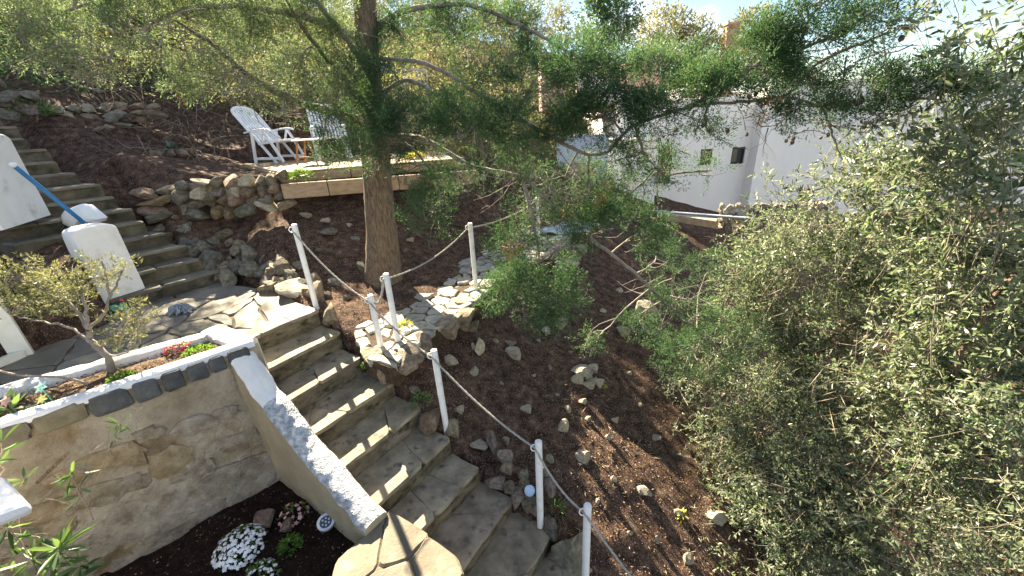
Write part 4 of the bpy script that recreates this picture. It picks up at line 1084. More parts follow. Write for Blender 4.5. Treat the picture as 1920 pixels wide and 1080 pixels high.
f += [tuple(range(n)), tuple(3 * n + i for i in range(n))]
mk('bag', v, f, MATS['black_cloth'], np_, smooth=True, sharp=60)
# ------------------------------------------------------------------ white frame at left edge of the patio
fa = at_z(44, 668, PZ); fb = at_y(-45, 530, fa[1] + .02); fc = at_z(-90, 728, PZ + .02)
wf = thing('garden_easel', 'corner of a cream-painted wooden stand on the patio at left', 'stand', fa)
MB().bar(fa + np.array([0, 0, .0]), fb, .15, .05, up=(.6, -.8, 0)).obj('upright', MATS['cream_paint'], wf, bevel=.006)
MB().bar(fa + np.array([.02, 0, .035]), fc + np.array([0, 0, .05]), .06, .075).obj('foot_rail', MATS['cream_paint'], wf, bevel=.006)
# ------------------------------------------------------------------ mop heap on the patio, toys, discs, pot
mh = at_z(340, 585, PZ); s = dep(mh) / FPX
mop = thing('mop_head', 'grey-blue string mop head dropped on the patio flags', 'mop', mh)
mb = MB(); g = np.random.default_rng(3)
for i in range(90):
    a = g.uniform(0, 6.28); r0 = g.uniform(0, .05); r1 = g.uniform(.06, .17); h = g.uniform(.03, .10)
    P = [mh + np.array([math.cos(a) * r0, math.sin(a) * r0 * .7, h]), mh + np.array([math.cos(a + .2) * (r0 + r1) / 2, math.sin(a + .2) * (r0 + r1) * .4, h * .9]), mh + np.array([math.cos(a + g.normal(0, .4)) * r1, math.sin(a) * r1 * .7, .008])]
    mb.tube(spline(P, 7), .006, 4)
stuff(mb.obj('strings', MATS['mop_blue'], mop))
def starfish(name, label, c, r, m, tiltv=(0, -.7, .7), grp=None):
    o = thing(name, label, 'ornament', c, grp); n = np.asarray(tiltv, float); n /= np.linalg.norm(n)
    u = np.cross(n, [0, 0, 1.]); u /= np.linalg.norm(u); w = np.cross(n, u); v = []
    for k in range(12):
        a = k * math.pi / 6; q = r if k % 2 == 0 else r * .48; v.append(c + (u * math.cos(a) + w * math.sin(a)) * q)
    v += [c + n * r * .3, c - n * r * .1]
    mk('petals', v, [(k, (k + 1) % 12, 12) for k in range(12)] + [((k + 1) % 12, k, 13) for k in range(12)], MATS[m], o)
    ee = c + n * r * .32
    MB().box(ee, u * r * .12, w * r * .12, n * r * .06).obj('centre', MATS['toy_yellow'], o, bevel=.004)
    v, f = tube_geo([c, np.array([c[0], c[1] + .03, -1.86])], .004, 5); mk('stake', v, f, MATS['toy_green'], o)
starfish('garden_pinwheel', 'aqua flower ornament on a stake in the planter', at_z(76, 726, -1.62), .052, 'toy_aqua', grp='flower ornaments in the planter')
starfish('garden_pinwheel', 'yellow flower ornament low in the planter', at_z(78, 748, -1.70), .045, 'toy_yellow', grp='flower ornaments in the planter')
starfish('garden_pinwheel', 'pink flower ornament at the left edge of the planter', at_z(10, 752, -1.68), .055, 'toy_pink', grp='flower ornaments in the planter')
tg = at_z(226, 574, PZ + .07); s = dep(tg) / FPX
toy = thing('toy_heap', 'small green plastic toy by the foot of the white pillar', 'toy', np.r_[tg[:2], PZ])
for i, (dx, dz, q, m) in enumerate([(-8, -2, 16, 'toy_green'), (8, 2, 18, 'toy_green'), (14, -6, 12, 'toy_aqua'), (13, 14, 8, 'petal_red'), (42, -12, 9, 'plastic')]):
    c = tg + CR * dx * s + np.array([0, 0, dz * s]) + np.array([0, -.03, 0])
    me = rock_mesh(90 + i, 2, 5); me.materials.append(MATS[m]); o = bpy.data.objects.new('toy_piece', me); COL.objects.link(o); o.parent = toy
    o.location = tuple(c - OFF[toy.name]); o.scale = (q * s * .5,) * 3
def disc(label, c, r, rimm, facem, n=None):
    o = thing('garden_light', label, 'light', c); n = np.array([.1, -.35, 1.]) if n is None else n; n = n / np.linalg.norm(n)
    u = np.cross(n, [0, 1, 0]); u /= np.linalg.norm(u); w = np.cross(n, u); k = 28; a = np.arange(k) * 2 * math.pi / k
    ring = lambda q, h: [c + (u * math.cos(t) + w * math.sin(t)) * q + n * h for t in a]
    v = ring(r, 0) + ring(r, .018) + ring(r * .96, .024) + ring(r * .68, .022); f = []
    for q in range(3): f += [(q * k + i, q * k + (i + 1) % k, (q + 1) * k + (i + 1) % k, (q + 1) * k + i) for i in range(k)]
    mk('rim', v, f, MATS[rimm], o, smooth=True, sharp=40)
    mk('lens', ring(r * .69, .0215), [tuple(range(k))], MATS[facem], o)
    if facem == 'solar_dark':
        for i in range(7):
            cc = c + n * .024 + ((u * math.cos(i) + w * math.sin(i)) * r * .4 if i else 0)
            MB().box(cc, u * r * .09, w * r * .09, n * .002).obj('cell', MATS['disc_metal'], o)
    v, f = tube_geo([c - n * .12, c], [.006, .02], 8); mk('spike', v, f, MATS['solar_dark'], o)
disc('round pale blue disc light by the lower rope post', at_z(993, 921, -3.06), .047, 'disc_blue', 'disc_blue')
disc('round solar light set in the dark flower bed soil', at_z(612, 980, -3.02), .072, 'disc_metal', 'solar_dark')
pp = at_z(962, 492, PTH + .01); pot = thing('flower_pot', 'terracotta pot standing on the path behind the cypress spray', 'pot', pp)
prof = [(.10, 0), (.155, .24), (.175, .245), (.18, .30), (.155, .30), (.145, .25), (.0, .24)]
k = 22; v = []; f = []
for (r, h) in prof:
    for i in range(k): a = i * 2 * math.pi / k; v.append(pp + np.array([math.cos(a) * r, math.sin(a) * r, h]))
for q in range(len(prof) - 1): f += [(q * k + i, q * k + (i + 1) % k, (q + 1) * k + (i + 1) % k, (q + 1) * k + i) for i in range(k)]
mk('body', v, f, MATS['terracotta'], pot, smooth=True, sharp=40)
# crumpled pale sheet beyond the pot
cs = at_z(1045, 428, -2.08); U, V = np.meshgrid(np.linspace(-1, 1, 30), np.linspace(-1, 1, 20))
q = np.stack([cs[0] + U * .75 + V * .2, cs[1] + V * .35, np.zeros_like(U)], -1); q[..., 2] = cs[2] + .14 * np.abs(fbm(q * 3, 3, 5)) - .03
f = [(i * 30 + j, i * 30 + j + 1, (i + 1) * 30 + j + 1, (i + 1) * 30 + j) for i in range(19) for j in range(29)]
tag(mk('ground_sheet', q.reshape(-1, 3), f, MATS['plastic_cloth'], smooth=True, base=cs), 'crumpled pale bluish sheet lying beyond the terracotta pot', 'sheet')
# ------------------------------------------------------------------ the white house and its neighbours
def bxw(mb, x0, x1, y0, y1, z0, z1): return mb.box(((x0 + x1) / 2, (y0 + y1) / 2, (z0 + z1) / 2), ((x1 - x0) / 2, 0, 0), (0, (y1 - y0) / 2, 0), (0, 0, (z1 - z0) / 2))
HY = 14.0
hb = at_y(1400, 385, HY)
hxL = at_y(1232, 395, HY)[0]; hxC = at_y(1402, 330, HY)[0]; hxR = at_y(1790, 300, HY - .5)[0] + 3
hz0 = -3.6; hzT = at_y(1405, 186, HY)[2]; hzTB = at_y(1500, 160, HY - .5)[2]
house = thing('white_house', 'large plain white house with small dark windows beyond the hedge', 'house', (hxC, HY + 2, hz0))
def wall_with_holes(x0, x1, z0, z1, y, th, holes, name, parent, m):
    xs = sorted(set([x0, x1] + [h[0] for h in holes] + [h[1] for h in holes])); zs = sorted(set([z0, z1] + [h[2] for h in holes] + [h[3] for h in holes]))
    mb = MB(); vid = {}; v = []
    def V_(i, j, yy):
        kx = (i, j, yy)
        if kx not in vid: vid[kx] = len(v); v.append((xs[i], yy, zs[j]))
        return vid[kx]
    f = []
    def solid(i, j):
        if i < 0 or j < 0 or i >= len(xs) - 1 or j >= len(zs) - 1: return False
        cx, cz = (xs[i] + xs[i + 1]) / 2, (zs[j] + zs[j + 1]) / 2
        return not any(h[0] < cx < h[1] and h[2] < cz < h[3] for h in holes)
    for i in range(len(xs) - 1):
        for j in range(len(zs) - 1):
            if not solid(i, j): continue
            f.append((V_(i, j, y), V_(i + 1, j, y), V_(i + 1, j + 1, y), V_(i, j + 1, y)))
            f.append((V_(i, j, y + th), V_(i, j + 1, y + th), V_(i + 1, j + 1, y + th), V_(i + 1, j, y + th)))
            for (di, dj, a, b) in ((-1, 0, (i, j), (i, j + 1)), (1, 0, (i + 1, j + 1), (i + 1, j)), (0, -1, (i + 1, j), (i, j)), (0, 1, (i, j + 1), (i + 1, j + 1))):
                if not solid(i + di, j + dj): f.append((V_(*a, y), V_(*b, y), V_(*b, y + th), V_(*a, y + th)))
    return mk(name, v, f, m, parent)
def win_px(x0, y0, x1, y1, Y):
    a = at_y(x0, y1, Y); b = at_y(x1, y0, Y); return (a[0], b[0], a[2], b[2])
w1 = win_px(1311, 279, 1337, 310, HY); w2 = win_px(1369, 275, 1399, 308, HY); w3 = win_px(1217, 282, 1262, 345, HY)
w4 = win_px(1492, 353, 1524, 384, HY - .5)
wall_with_holes(hxL - 1.6, hxC, hz0, hzT, HY, .25, [w1, w2, w3], 'wall', house, MATS['house_white'])
wall_with_holes(hxC + .003, hxR, hz0, hzTB, HY - .5, .25, [w4], 'wall', house, MATS['house_white'])
mb = MB(); bxw(mb, hxC - .12, hxC + .0, HY - .5, HY + .002, hz0, hzTB); mb.obj('corner_return', MATS['house_white'], house)
mb = MB(); bxw(mb, hxL - 1.6, hxC - .002, HY + .24, HY + 7, hz0, hzT - .15); bxw(mb, hxC, hxR, HY - .26, HY + 7, hz0, hzTB - .15); mb.obj('body', MATS['house_white'], house)
def window(h, y, par, grille=False):
    x0, x1, z0, z1 = h
    mb = MB(); t = .055
    for (a, b, c, d) in ((x0 + .004, x1 - .004, z0 + .004, z0 + t), (x0 + .004, x1 - .004, z1 - t, z1 - .004), (x0 + .004, x0 + t, z0 + t, z1 - t), (x1 - t, x1 - .004, z0 + t, z1 - t)): bxw(mb, a, b, y + .05, y + .12, c, d)
    o = mb.obj('window', MATS['frame_dark'], par)
    mb = MB(); bxw(mb, x0 + t, x1 - t, y + .085, y + .095, z0 + t, z1 - t); mb.obj('pane', MATS['window_glass'], o)
    mb = MB(); bxw(mb, x0 - .05, x1 + .05, y - .04, y + .03, z0 - .05, z0 - .003); mb.obj('sill', MATS['house_white'], o)
    if grille:
        mb = MB()
        for q in np.linspace(x0 + .08, x1 - .08, 7): bxw(mb, q - .008, q + .008, y + .02, y + .035, z0 + .02, z1 - .02)
        for q in np.linspace(z0 + .1, z1 - .1, 6): bxw(mb, x0 + .02, x1 - .02, y + .036, y + .046, q - .006, q + .006)
        mb.obj('grille', MATS['frame_dark'], o)
window(w1, HY, house); window(w2, HY, house); window(w3, HY, house, True); window(w4, HY - .5, house)
mb = MB(); bxw(mb, hxL - 1.6, hxC, HY - .06, HY + .3, hzT + .003, hzT + .08); bxw(mb, hxC + .02, hxR, HY - .56, HY - .2, hzTB + .003, hzTB + .08); mb.obj('roof_coping', MATS['house_white'], house)
an = thing('white_annex', 'low grey-blue rendered wall left of the white house behind the cypress', 'building', at_y(1090, 340, 12))
a0 = at_y(1045, 256, 12); a1 = at_y(1135, 420, 12)
mb = MB(); bxw(mb, a0[0], a1[0], 12, 12.3, -3.2, a0[2]); mb.obj('wall', MATS['house_blue'], an)
a2 = at_y(1062, 310, 11.6); a3 = at_y(1112, 326, 11.6)
mb = MB(); bxw(mb, a2[0], a3[0], 11.4, 11.95, -3.2, a2[2]); mb.obj('buttress', MATS['beige_wall'], an)
b0 = at_y(1130, 268, 13); b1 = at_y(1236, 395, 13)
wf2 = thing('white_garage', 'white rendered side building between annex and house', 'building', at_y(1180, 395, 13))
mb = MB(); bxw(mb, b0[0], b1[0] - .2, 13, 13.9, -3.4, b0[2]); mb.obj('wall', MATS['house_white'], wf2)
mb = MB(); bxw(mb, b0[0] - .08, b1[0] - .12, 12.92, 13.95, b0[2] + .003, b0[2] + .09); mb.obj('coping', MATS['house_white'], wf2)
# sloping white stair wall with railing
sw = thing('stair_wall', 'white sloping stair wall with thin black railing among dark trees', 'wall', at_y(1125, 180, 17))
q0, q1, q2, q3 = at_y(1082, 127, 17), at_y(1170, 168, 17), at_y(1170, 200, 17), at_y(1082, 175, 17)
v = [*(q0, q1, q2, q3), *[p + np.array([0, .3, 0]) for p in (q0, q1, q2, q3)]]
mk('wall', v, [(0, 1, 2, 3), (7, 6, 5, 4), (0, 4, 5, 1), (1, 5, 6, 2), (2, 6, 7, 3), (3, 7, 4, 0)], MATS['house_white'], sw)
for f_ in (0, .25, .5, .75, 1):
    p = q0 + (q1 - q0) * f_ - np.array([0, .1, 0]); MB().bar(p - np.array([0, 0, .3]), p + np.array([0, 0, .35]), .03, .03).obj('baluster', MATS['frame_dark'], sw)
for h_ in (.33, .02): MB().bar(q0 + np.array([0, -.1, h_]), q1 + np.array([0, -.1, h_]), .03, .03).obj('rail', MATS['frame_dark'], sw)
ph = thing('pink_house', 'salmon pink house wall glimpsed between the trees', 'house', at_y(1195, 190, 20))
q0 = at_y(1172, 118, 20); q1 = at_y(1232, 200, 20)
mb = MB(); bxw(mb, q0[0], q1[0], 20, 24, q1[2] - 1, q0[2]); mb.obj('wall', MATS['house_pink'], ph)
q0 = at_y(1062, 105, 16.5); q1 = at_y(1079, 150, 16.5)
bh = thing('brown_house', 'brown shed with pale posts behind the upper branches', 'building', at_y(1060, 150, 16.5))
mb = MB(); bxw(mb, q0[0] - .9, q0[0] - .02, 16.6, 18, q1[2] - 1, q0[2]); mb.obj('wall', MATS['house_pink'], bh)
for x in (1062, 1071, 1079):
    p = at_y(x, 104, 16.4); p2 = at_y(x, 150, 16.4); mb = MB(); bxw(mb, p[0] - .05, p[0] + .05, 16.4, 16.5, p2[2], p[2]); mb.obj('post', MATS['deck_wood'], bh)
q0 = at_y(1272, 166, 15.5); q1 = at_y(1312, 188, 15.5)
rb = thing('roof_balcony', 'pale roof parapet with greenish window above the white house', 'building', at_y(1290, 190, 15.5))
mb = MB(); bxw(mb, q0[0], q1[0], 15.5, 17, hzT - .4, q0[2]); mb.obj('wall', MATS['house_white'], rb)
mb = MB(); bxw(mb, q0[0] + .15, q1[0] - .15, 15.46, 15.5, q1[2] + .1, q0[2] - .08); mb.obj('pane', MATS['window_glass'], rb)
q0 = at_y(1366, 46, 26); q1 = at_y(1376, 130, 26)
ch = thing('brick_chimney', 'tall narrow orange-brown chimney among the far pines', 'chimney', at_y(1371, 130, 26))
mb = MB(); bxw(mb, q0[0], q1[0], 26, 26.5, q1[2] - 4, q0[2]); mb.obj('stack', MATS['rock_orange'], ch); mb = MB(); bxw(mb, q0[0] - .06, q1[0] + .06, 25.94, 26.56, q0[2], q0[2] + .12); mb.obj('cap', MATS['rock_orange'], ch)
# terrace kerb and pipe below the house
k0 = at_y(1235, 402, 11); k1 = at_y(1350, 420, 10.2)
kb = thing('terrace_kerb', 'sunlit cream kerb running below the white house', 'kerb', k0)
MB().bar(k0, k1, .35, .2).obj('kerb_block', MATS['beige_wall'], kb, bevel=.02)
p0 = at_y(1225, 396, 10.6); p1 = at_y(1410, 410, 9.0)
v, f = tube_geo([p0, p1], .035, 10); tag(mk('water_pipe', v, f, MATS['pipe_grey'], None, smooth=True, sharp=40, base=p0), 'long grey pipe lying along the kerb below the house', 'pipe')
p = at_y(1455, 474, 7.6); o = thing('rope_post', 'thin white post standing among the hedge leaves', 'post', p, 'white posts of the rope rail')
v, f = tube_geo([p - np.array([0, 0, .3]), at_y(1459, 434, 7.6)], .03, 10); mk('shaft', v, f, MATS['post_white'], o, smooth=True, sharp=40)
# wire fence on the hillside
fe = thing('wire_fence', 'pale wire mesh fence on the slope behind the tree', 'fence', at_y(750, 150, 11))
mb = MB(); q0, q1 = at_y(715, 126, 11), at_y(800, 132, 11); q2, q3 = at_y(715, 165, 11), at_y(800, 168, 11)
MB().tube([q0, q1], .02, 6).obj('rail', MATS['wire'], fe)
for i in range(30):
    for s_ in (0, 1):
        a = i / 30; b = a + (.12 if s_ else -.12)
        if 0 <= b <= 1: mb.bar(q0 + (q1 - q0) * a, q2 + (q3 - q2) * b, .006, .006)
stuff(mb.obj('mesh', MATS['wire'], fe))
for i in (0, .5, 1): MB().tube([q0 + (q1 - q0) * i, q2 + (q3 - q2) * i + np.array([0, 0, -.3])], .025, 6).obj('post', MATS['wire'], fe)
# ------------------------------------------------------------------ foliage builders
GV = np.random.default_rng(77)
def unit(a): return a / (np.linalg.norm(a, axis=-1, keepdims=True) + 1e-9)
def blades(P, D, Ln, Wd, g, mid=.5):
    """diamond leaflets: base P, direction D"""
    n = len(P); Ln = np.broadcast_to(Ln, (n,))[:, None]; Wd = np.broadcast_to(Wd, (n,))[:, None]
    D = unit(D); S = unit(np.cross(D, g.normal(size=(n, 3))))
    v = np.stack([P, P + D * Ln * mid + S * Wd / 2, P + D * Ln, P + D * Ln * mid - S * Wd / 2], 1).reshape(-1, 3)
    return v, np.arange(n * 4).reshape(n, 4)
def leaves(P, D, Ln, Wd, g, fold=.25, up=None):
    """folded 6-vertex leaves (two quads)"""
    n = len(P); Ln = np.broadcast_to(Ln, (n,))[:, None]; Wd = np.broadcast_to(Wd, (n,))[:, None]
    D = unit(D); ref = g.normal(size=(n, 3)) if up is None else np.asarray(up) + g.normal(0, .35, (n, 3))
    S = unit(np.cross(D, ref)); N = np.cross(S, D)
    a = P; b = P + D * Ln + N * Ln * g.normal(0, .08, (n, 1))
    m1 = P + D * Ln * .33; m2 = P + D * Ln * .70
    l1 = m1 + S * Wd * .5 + N * Wd * fold; l2 = m2 + S * Wd * .42 + N * Wd * fold
    r1 = m1 - S * Wd * .5 + N * Wd * fold; r2 = m2 - S * Wd * .42 + N * Wd * fold
    v = np.stack([a, l1, l2, b, r2, r1], 1).reshape(-1, 3)
    k = np.arange(n)[:, None] * 6
    f = np.concatenate([k + np.array([[0, 1, 2, 3]]), k + np.array([[0, 3, 4, 5]])])
    return v, f
def join(parts):
    v = []; f = []; n = 0
    for a, b in parts: v.append(a); f.append(b + n); n += len(a)
    return np.concatenate(v), np.concatenate(f)
def ell(cx, cy, rx, ry, Y, zr=None):
    C = at_y(cx, cy, Y); s = dep(C) / FPX
    return C, rx * s, ry * s, (zr if zr else min(max(rx * s * .8, .18), .9))
def sample_ell(C, a, b, c, n, g, shell=.5, thr=-.12, ns=2.6, seed=0):
    """points in an ellipsoid (camera-facing axes) thinned by noise so that gaps show"""
    d = unit(g.normal(size=(n * 4, 3))); r = g.random(n * 4) ** (1 / (3 - 1.5 * shell))
    q = d * r[:, None]
    hd = np.array([CF[0], CF[1], 0]); hd = hd / np.linalg.norm(hd)
    P = C + q[:, :1] * a * CR + q[:, 1:2] * b * CU + q[:, 2:3] * c * hd
    e = fbm(P * ns, 3, 200 + seed); k = e > thr
    if k.sum() < .6 * n: k = e >= np.sort(e)[-int(.8 * n) - 1]
    P = P[k][:n]
    return P
def tufts(P, C, g, M=24, L_=.15, ln=.042, wd=.011, droop=.0, spread=.55):
    """each tuft: a little spray of twiglets along an outward axis"""
    n = len(P)
    ax = unit(unit(P - C) * .7 + g.normal(0, .55, (n, 3)) + np.array([0, 0, .25 - droop]))
    t = g.random((n, M, 1)); sd = unit(np.cross(ax, g.normal(size=(n, 3))))[:, None] * np.where(g.random((n, M, 1)) < .5, -1, 1)
    r = g.random((n, M, 1)); nz_ = g.normal(0, 1, (n, M, 3))
    base = P[:, None] + ax[:, None] * (t + r * .3) * L_ + sd * r * (1 - t * .6) * L_ * .45 + nz_ * L_ * .035
    D = ax[:, None] * .85 + sd * spread + nz_ * .28
    return blades(base.reshape(-1, 3), D.reshape(-1, 3), (ln * g.uniform(.6, 1.3, n * M)), wd * g.uniform(.7, 1.3, n * M), g)
class Twigs:
    def __init__(s): s.v = []; s.f = []; s.n = 0
    def add(s, pts, r0, r1, sides=4):
        v, f = tube_geo(pts, np.linspace(r0, r1, len(pts)), sides, False)
        s.v.append(v); s.f.append(np.array(f) + s.n); s.n += len(v)
    def obj(s, name, m, parent): return mk(name, np.concatenate(s.v), np.concatenate(s.f), m, parent, smooth=True)
def wander(a, b, g, bend=.12, n=6, sag=0):
    t = np.linspace(0, 1, n)[:, None]; L_ = np.linalg.norm(b - a)
    m = g.normal(0, bend * L_, 3); p = a + (b - a) * t + m * (4 * t * (1 - t)) + g.normal(0, .012 * L_, (n, 3)) * np.sin(t * 3.14); p[:, 2] -= sag * L_ * (4 * t * (1 - t))[:, 0]
    return p
# ------------------------------------------------------------------ the big cypress
TY = 5.45
tb_ = at_z(718, 514, -1.95)
tree = thing('cypress_tree', 'big cypress with thick brown trunk and long drooping green branches', 'tree', tb_)
tp = [at_y(719, 530, tb_[1]), at_y(718, 508, tb_[1]), at_y(716, 440, tb_[1]), at_y(709, 350, tb_[1] + .02), at_y(704, 280, tb_[1] + .02), at_y(695, 190, tb_[1] + .05), at_y(688, 100, tb_[1] + .05), at_y(683, 0, tb_[1] + .08), at_y(676, -140, tb_[1] + .1), at_y(668, -330, tb_[1] + .1)]
s_ = dep(tb_) / FPX
sp_ = spline(tp, 60); rr = np.interp(np.linspace(0, 1, 60), np.linspace(0, 1, 10), np.array([46, 33, 26, 24.5, 23, 20, 18, 16, 12, 6]) * s_)
v, f = tube_geo(sp_, rr, 22, True, wob=.05, seed=3); mk('trunk', v, f, MATS['bark'], tree, smooth=True)
# knot of a cut limb
kc = at_y(694, 297, tb_[1] - .2); v, f = tube_geo([kc + np.array([0, .16, 0]), kc, kc + np.array([-.004, -.012, 0])], [.05, .034, .026], 12); mk('limb_stub', v, f, MATS['timber'], tree, smooth=True)
LIMBS = [([(700, 235, 5.35), (640, 215, 5.0), (560, 192, 4.8), (470, 145, 4.7), (400, 85, 4.7), (330, 40, 4.7)], 15, 3),
         ([(690, 80, 5.45), (600, 40, 5.2), (480, 15, 5.0), (380, 14, 4.8), (310, 30, 4.7), (240, 80, 4.5), (160, 118, 4.4)], 11, 2.5),
         ([(695, 200, 5.4), (650, 150, 5.2), (605, 100, 5.1), (560, 40, 5.0), (520, -30, 5)], 10, 3),
         ([(690, 140, 5.45), (640, 60, 5.2), (560, -20, 5.1), (420, -40, 4.9), (200, 0, 4.6), (60, 40, 4.5)], 10, 2.5),
         ([(696, 195, 5.45), (760, 150, 5.2), (830, 185, 4.9), (900, 235, 4.6), (980, 255, 4.4), (1060, 262, 4.2)], 7, 3),
         ([(688, 110, 5.5), (800, 120, 5.2), (920, 190, 4.7), (1060, 272, 4.2), (1130, 288, 4.1), (1190, 235, 3.9), (1300, 200, 3.65), (1400, 190, 3.5), (1470, 182, 3.42), (1540, 197, 3.35), (1640, 186, 3.2), (1760, 186, 3.1)], 6.5, 3),
         ([(700, 255, 5.4), (790, 260, 5.0), (880, 310, 4.6), (980, 335, 4.3), (1060, 410, 4.1), (1100, 440, 4.0)], 10, 3),
         ([(980, 335, 4.3), (1000, 420, 4.1), (1010, 490, 4.0), (985, 560, 3.95)], 6, 2),
         ([(1290, 205, 3.7), (1360, 160, 3.55), (1430, 115, 3.45), (1520, 85, 3.35), (1600, 45, 3.25), (1680, -10, 3.2)], 8, 2.5),
         ([(1470, 182, 3.42), (1540, 115, 3.35), (1630, 75, 3.25), (1690, 48, 3.2), (1745, -5, 3.15)], 6, 2),
         ([(1100, 440, 4.0), (1190, 512, 4.15), (1240, 560, 4.2), (1310, 620, 4.2), (1390, 690, 4.2)], 6, 2),
         ([(690, 60, 5.5), (760, 20, 5.4), (880, 10, 5.2), (1000, 60, 4.9), (1100, 110, 4.4), (1230, 90, 4.2)], 9, 2.5),
         ([(1190, 235, 3.9), (1210, 290, 4.0), (1245, 330, 4.0)], 5, 2), ([(1540, 197, 3.35), (1560, 250, 3.3), (1580, 300, 3.3)], 4, 1.5),
         ([(705, 280, 5.4), (740, 265, 5.1), (775, 280, 4.9), (820, 340, 4.6), (825, 400, 4.5)], 6, 2)]
LP = []
for i, (pts, r0, r1) in enumerate(LIMBS):
    q = spline([at_y(*p) for p in pts], 12 * len(pts) // 2 + 6)
    q[1:] += GV.normal(0, .004, (len(q) - 1, 3))
    sc = np.array([dep(p) for p in q]) / FPX
    v, f = tube_geo(q, np.linspace(r0, r1, len(q)) * sc * .62, 9, True, wob=.08, seed=i); mk('limb', v, f, MATS['bark'] if i in (0, 2) else MATS['twig'], tree, smooth=True); LP.append(q)
LPA = np.concatenate(LP)
CL_L = [(40, 40, 90, 62, 4.6, .8), (110, 78, 90, 45, 4.4, .8), (230, 45, 110, 55, 4.6, .9), (210, 118, 80, 24, 4.3, .5), (350, 35, 110, 60, 4.8, .9), (335, 128, 80, 36, 4.5, .65), (385, 165, 62, 26, 4.5, .55),
        (470, 60, 110, 70, 5.0, .9), (455, 158, 85, 36, 4.6, .8), (560, 110, 90, 60, 5.0, .9), (560, 20, 90, 50, 5.2, .9), (625, 55, 60, 70, 5.2, .8), (600, 178, 60, 36, 4.8, .8), (150, -20, 170, 50, 4.8, .9), (420, -20, 170, 45, 5, .9),
        (180, 150, 40, 16, 4.3, .4), (75, 120, 50, 20, 4.4, .5), (530, 205, 40, 18, 4.7, .5), (290, 90, 60, 30, 4.5, .5)]
CL_D = [(690, 225, 46, 30, 4.95, 1), (668, 195, 44, 30, 4.95, .6), (700, 175, 36, 26, 5.0, .7), (650, 130, 46, 40, 5.0, .8), (720, 120, 40, 40, 5.1, .7), (950, 462, 34, 26, 3.95, 1.2), (1040, 425, 60, 30, 4.0, .8), (735, 250, 40, 30, 4.8, .8), (1000, 150, 70, 40, 4.6, .9), (900, 130, 70, 40, 4.9, .7), (610, 236, 44, 36, 4.7, .75), (652, 272, 56, 32, 4.6, .7), (632, 292, 30, 18, 4.5, .8), (690, 255, 40, 26, 4.8, .8), (740, 50, 70, 60, 5.5, .7), (820, 40, 90, 50, 5.4, .8), (930, 45, 80, 50, 5.2, .9), (960, 110, 60, 40, 5.0, .7), (700, 300, 26, 22, 4.9, .5),
        (790, 225, 66, 46, 4.7, 1.0), (880, 205, 70, 40, 4.6, 1), (960, 222, 84, 52, 4.4, 1.15), (860, 262, 84, 46, 4.4, 1.05), (1050, 205, 80, 42, 4.2, 1.15), (1095, 120, 95, 50, 4.2, 1.15), (1180, 160, 80, 50, 4.0, 1.05),
        (1130, 222, 72, 45, 4.0, 1.15), (1040, 262, 60, 30, 4.1, .8), (820, 398, 52, 54, 4.4, 1.1), (850, 330, 60, 34, 4.4, .7), (752, 205, 45, 40, 5.0, .7), (780, 310, 40, 40, 4.6, .5), (1060, 330, 80, 40, 4.2, .35), (960, 320, 60, 40, 4.3, .5),
        (1180, 292, 52, 46, 4.0, .8), (1235, 322, 44, 42, 4.0, .55), (1170, 368, 42, 32, 4.0, .7), (1110, 355, 40, 30, 4.1, .4), (1000, 390, 50, 40, 4.2, .35), (960, 440, 30, 24, 4.1, .4),
        (1150, 430, 80, 50, 3.9, 1.3), (1205, 440, 40, 45, 3.9, .9), (985, 562, 76, 52, 3.9, 1.3), (1045, 552, 46, 42, 3.9, 1.1), (1010, 492, 50, 40, 4.0, .8), (955, 500, 30, 30, 4.0, .6), (940, 560, 36, 36, 3.95, .8),
        (1200, 600, 36, 30, 4.2, 1), (1120, 638, 30, 18, 4.2, .6), (1300, 660, 72, 42, 4.2, .9), (1275, 555, 62, 26, 4.3, .5), (1380, 640, 60, 45, 4.1, .7), (1310, 592, 52, 24, 4.2, .7), (1360, 500, 60, 26, 4.8, .6), (1230, 480, 50, 40, 4.2, .35),
        (1270, 212, 82, 44, 3.7, 1.05), (1255, 110, 70, 52, 4.2, .85), (1350, 172, 72, 40, 3.6, 1.15), (1400, 125, 80, 42, 3.5, 1.05), (1450, 75, 60, 38, 3.4, 1), (1530, 148, 90, 36, 3.4, 1), (1570, 70, 80, 26, 3.3, .95),
        (1620, 25, 74, 22, 3.2, .95), (1655, 155, 74, 26, 3.2, .9), (1480, 212, 90, 18, 3.4, .7), (1640, 212, 40, 22, 3.2, .7), (1780, 140, 64, 48, 3.1, .9), (1545, 202, 74, 18, 3.3, .7), (1510, 8, 60, 26, 3.3, .6), (1330, 250, 40, 16, 3.7, .4), (1560, 235, 36, 14, 3.3, .4), (1335, 320, 30, 14, 4.0, .3)]
tw = Twigs(); PL = []; PD = []; PO = []
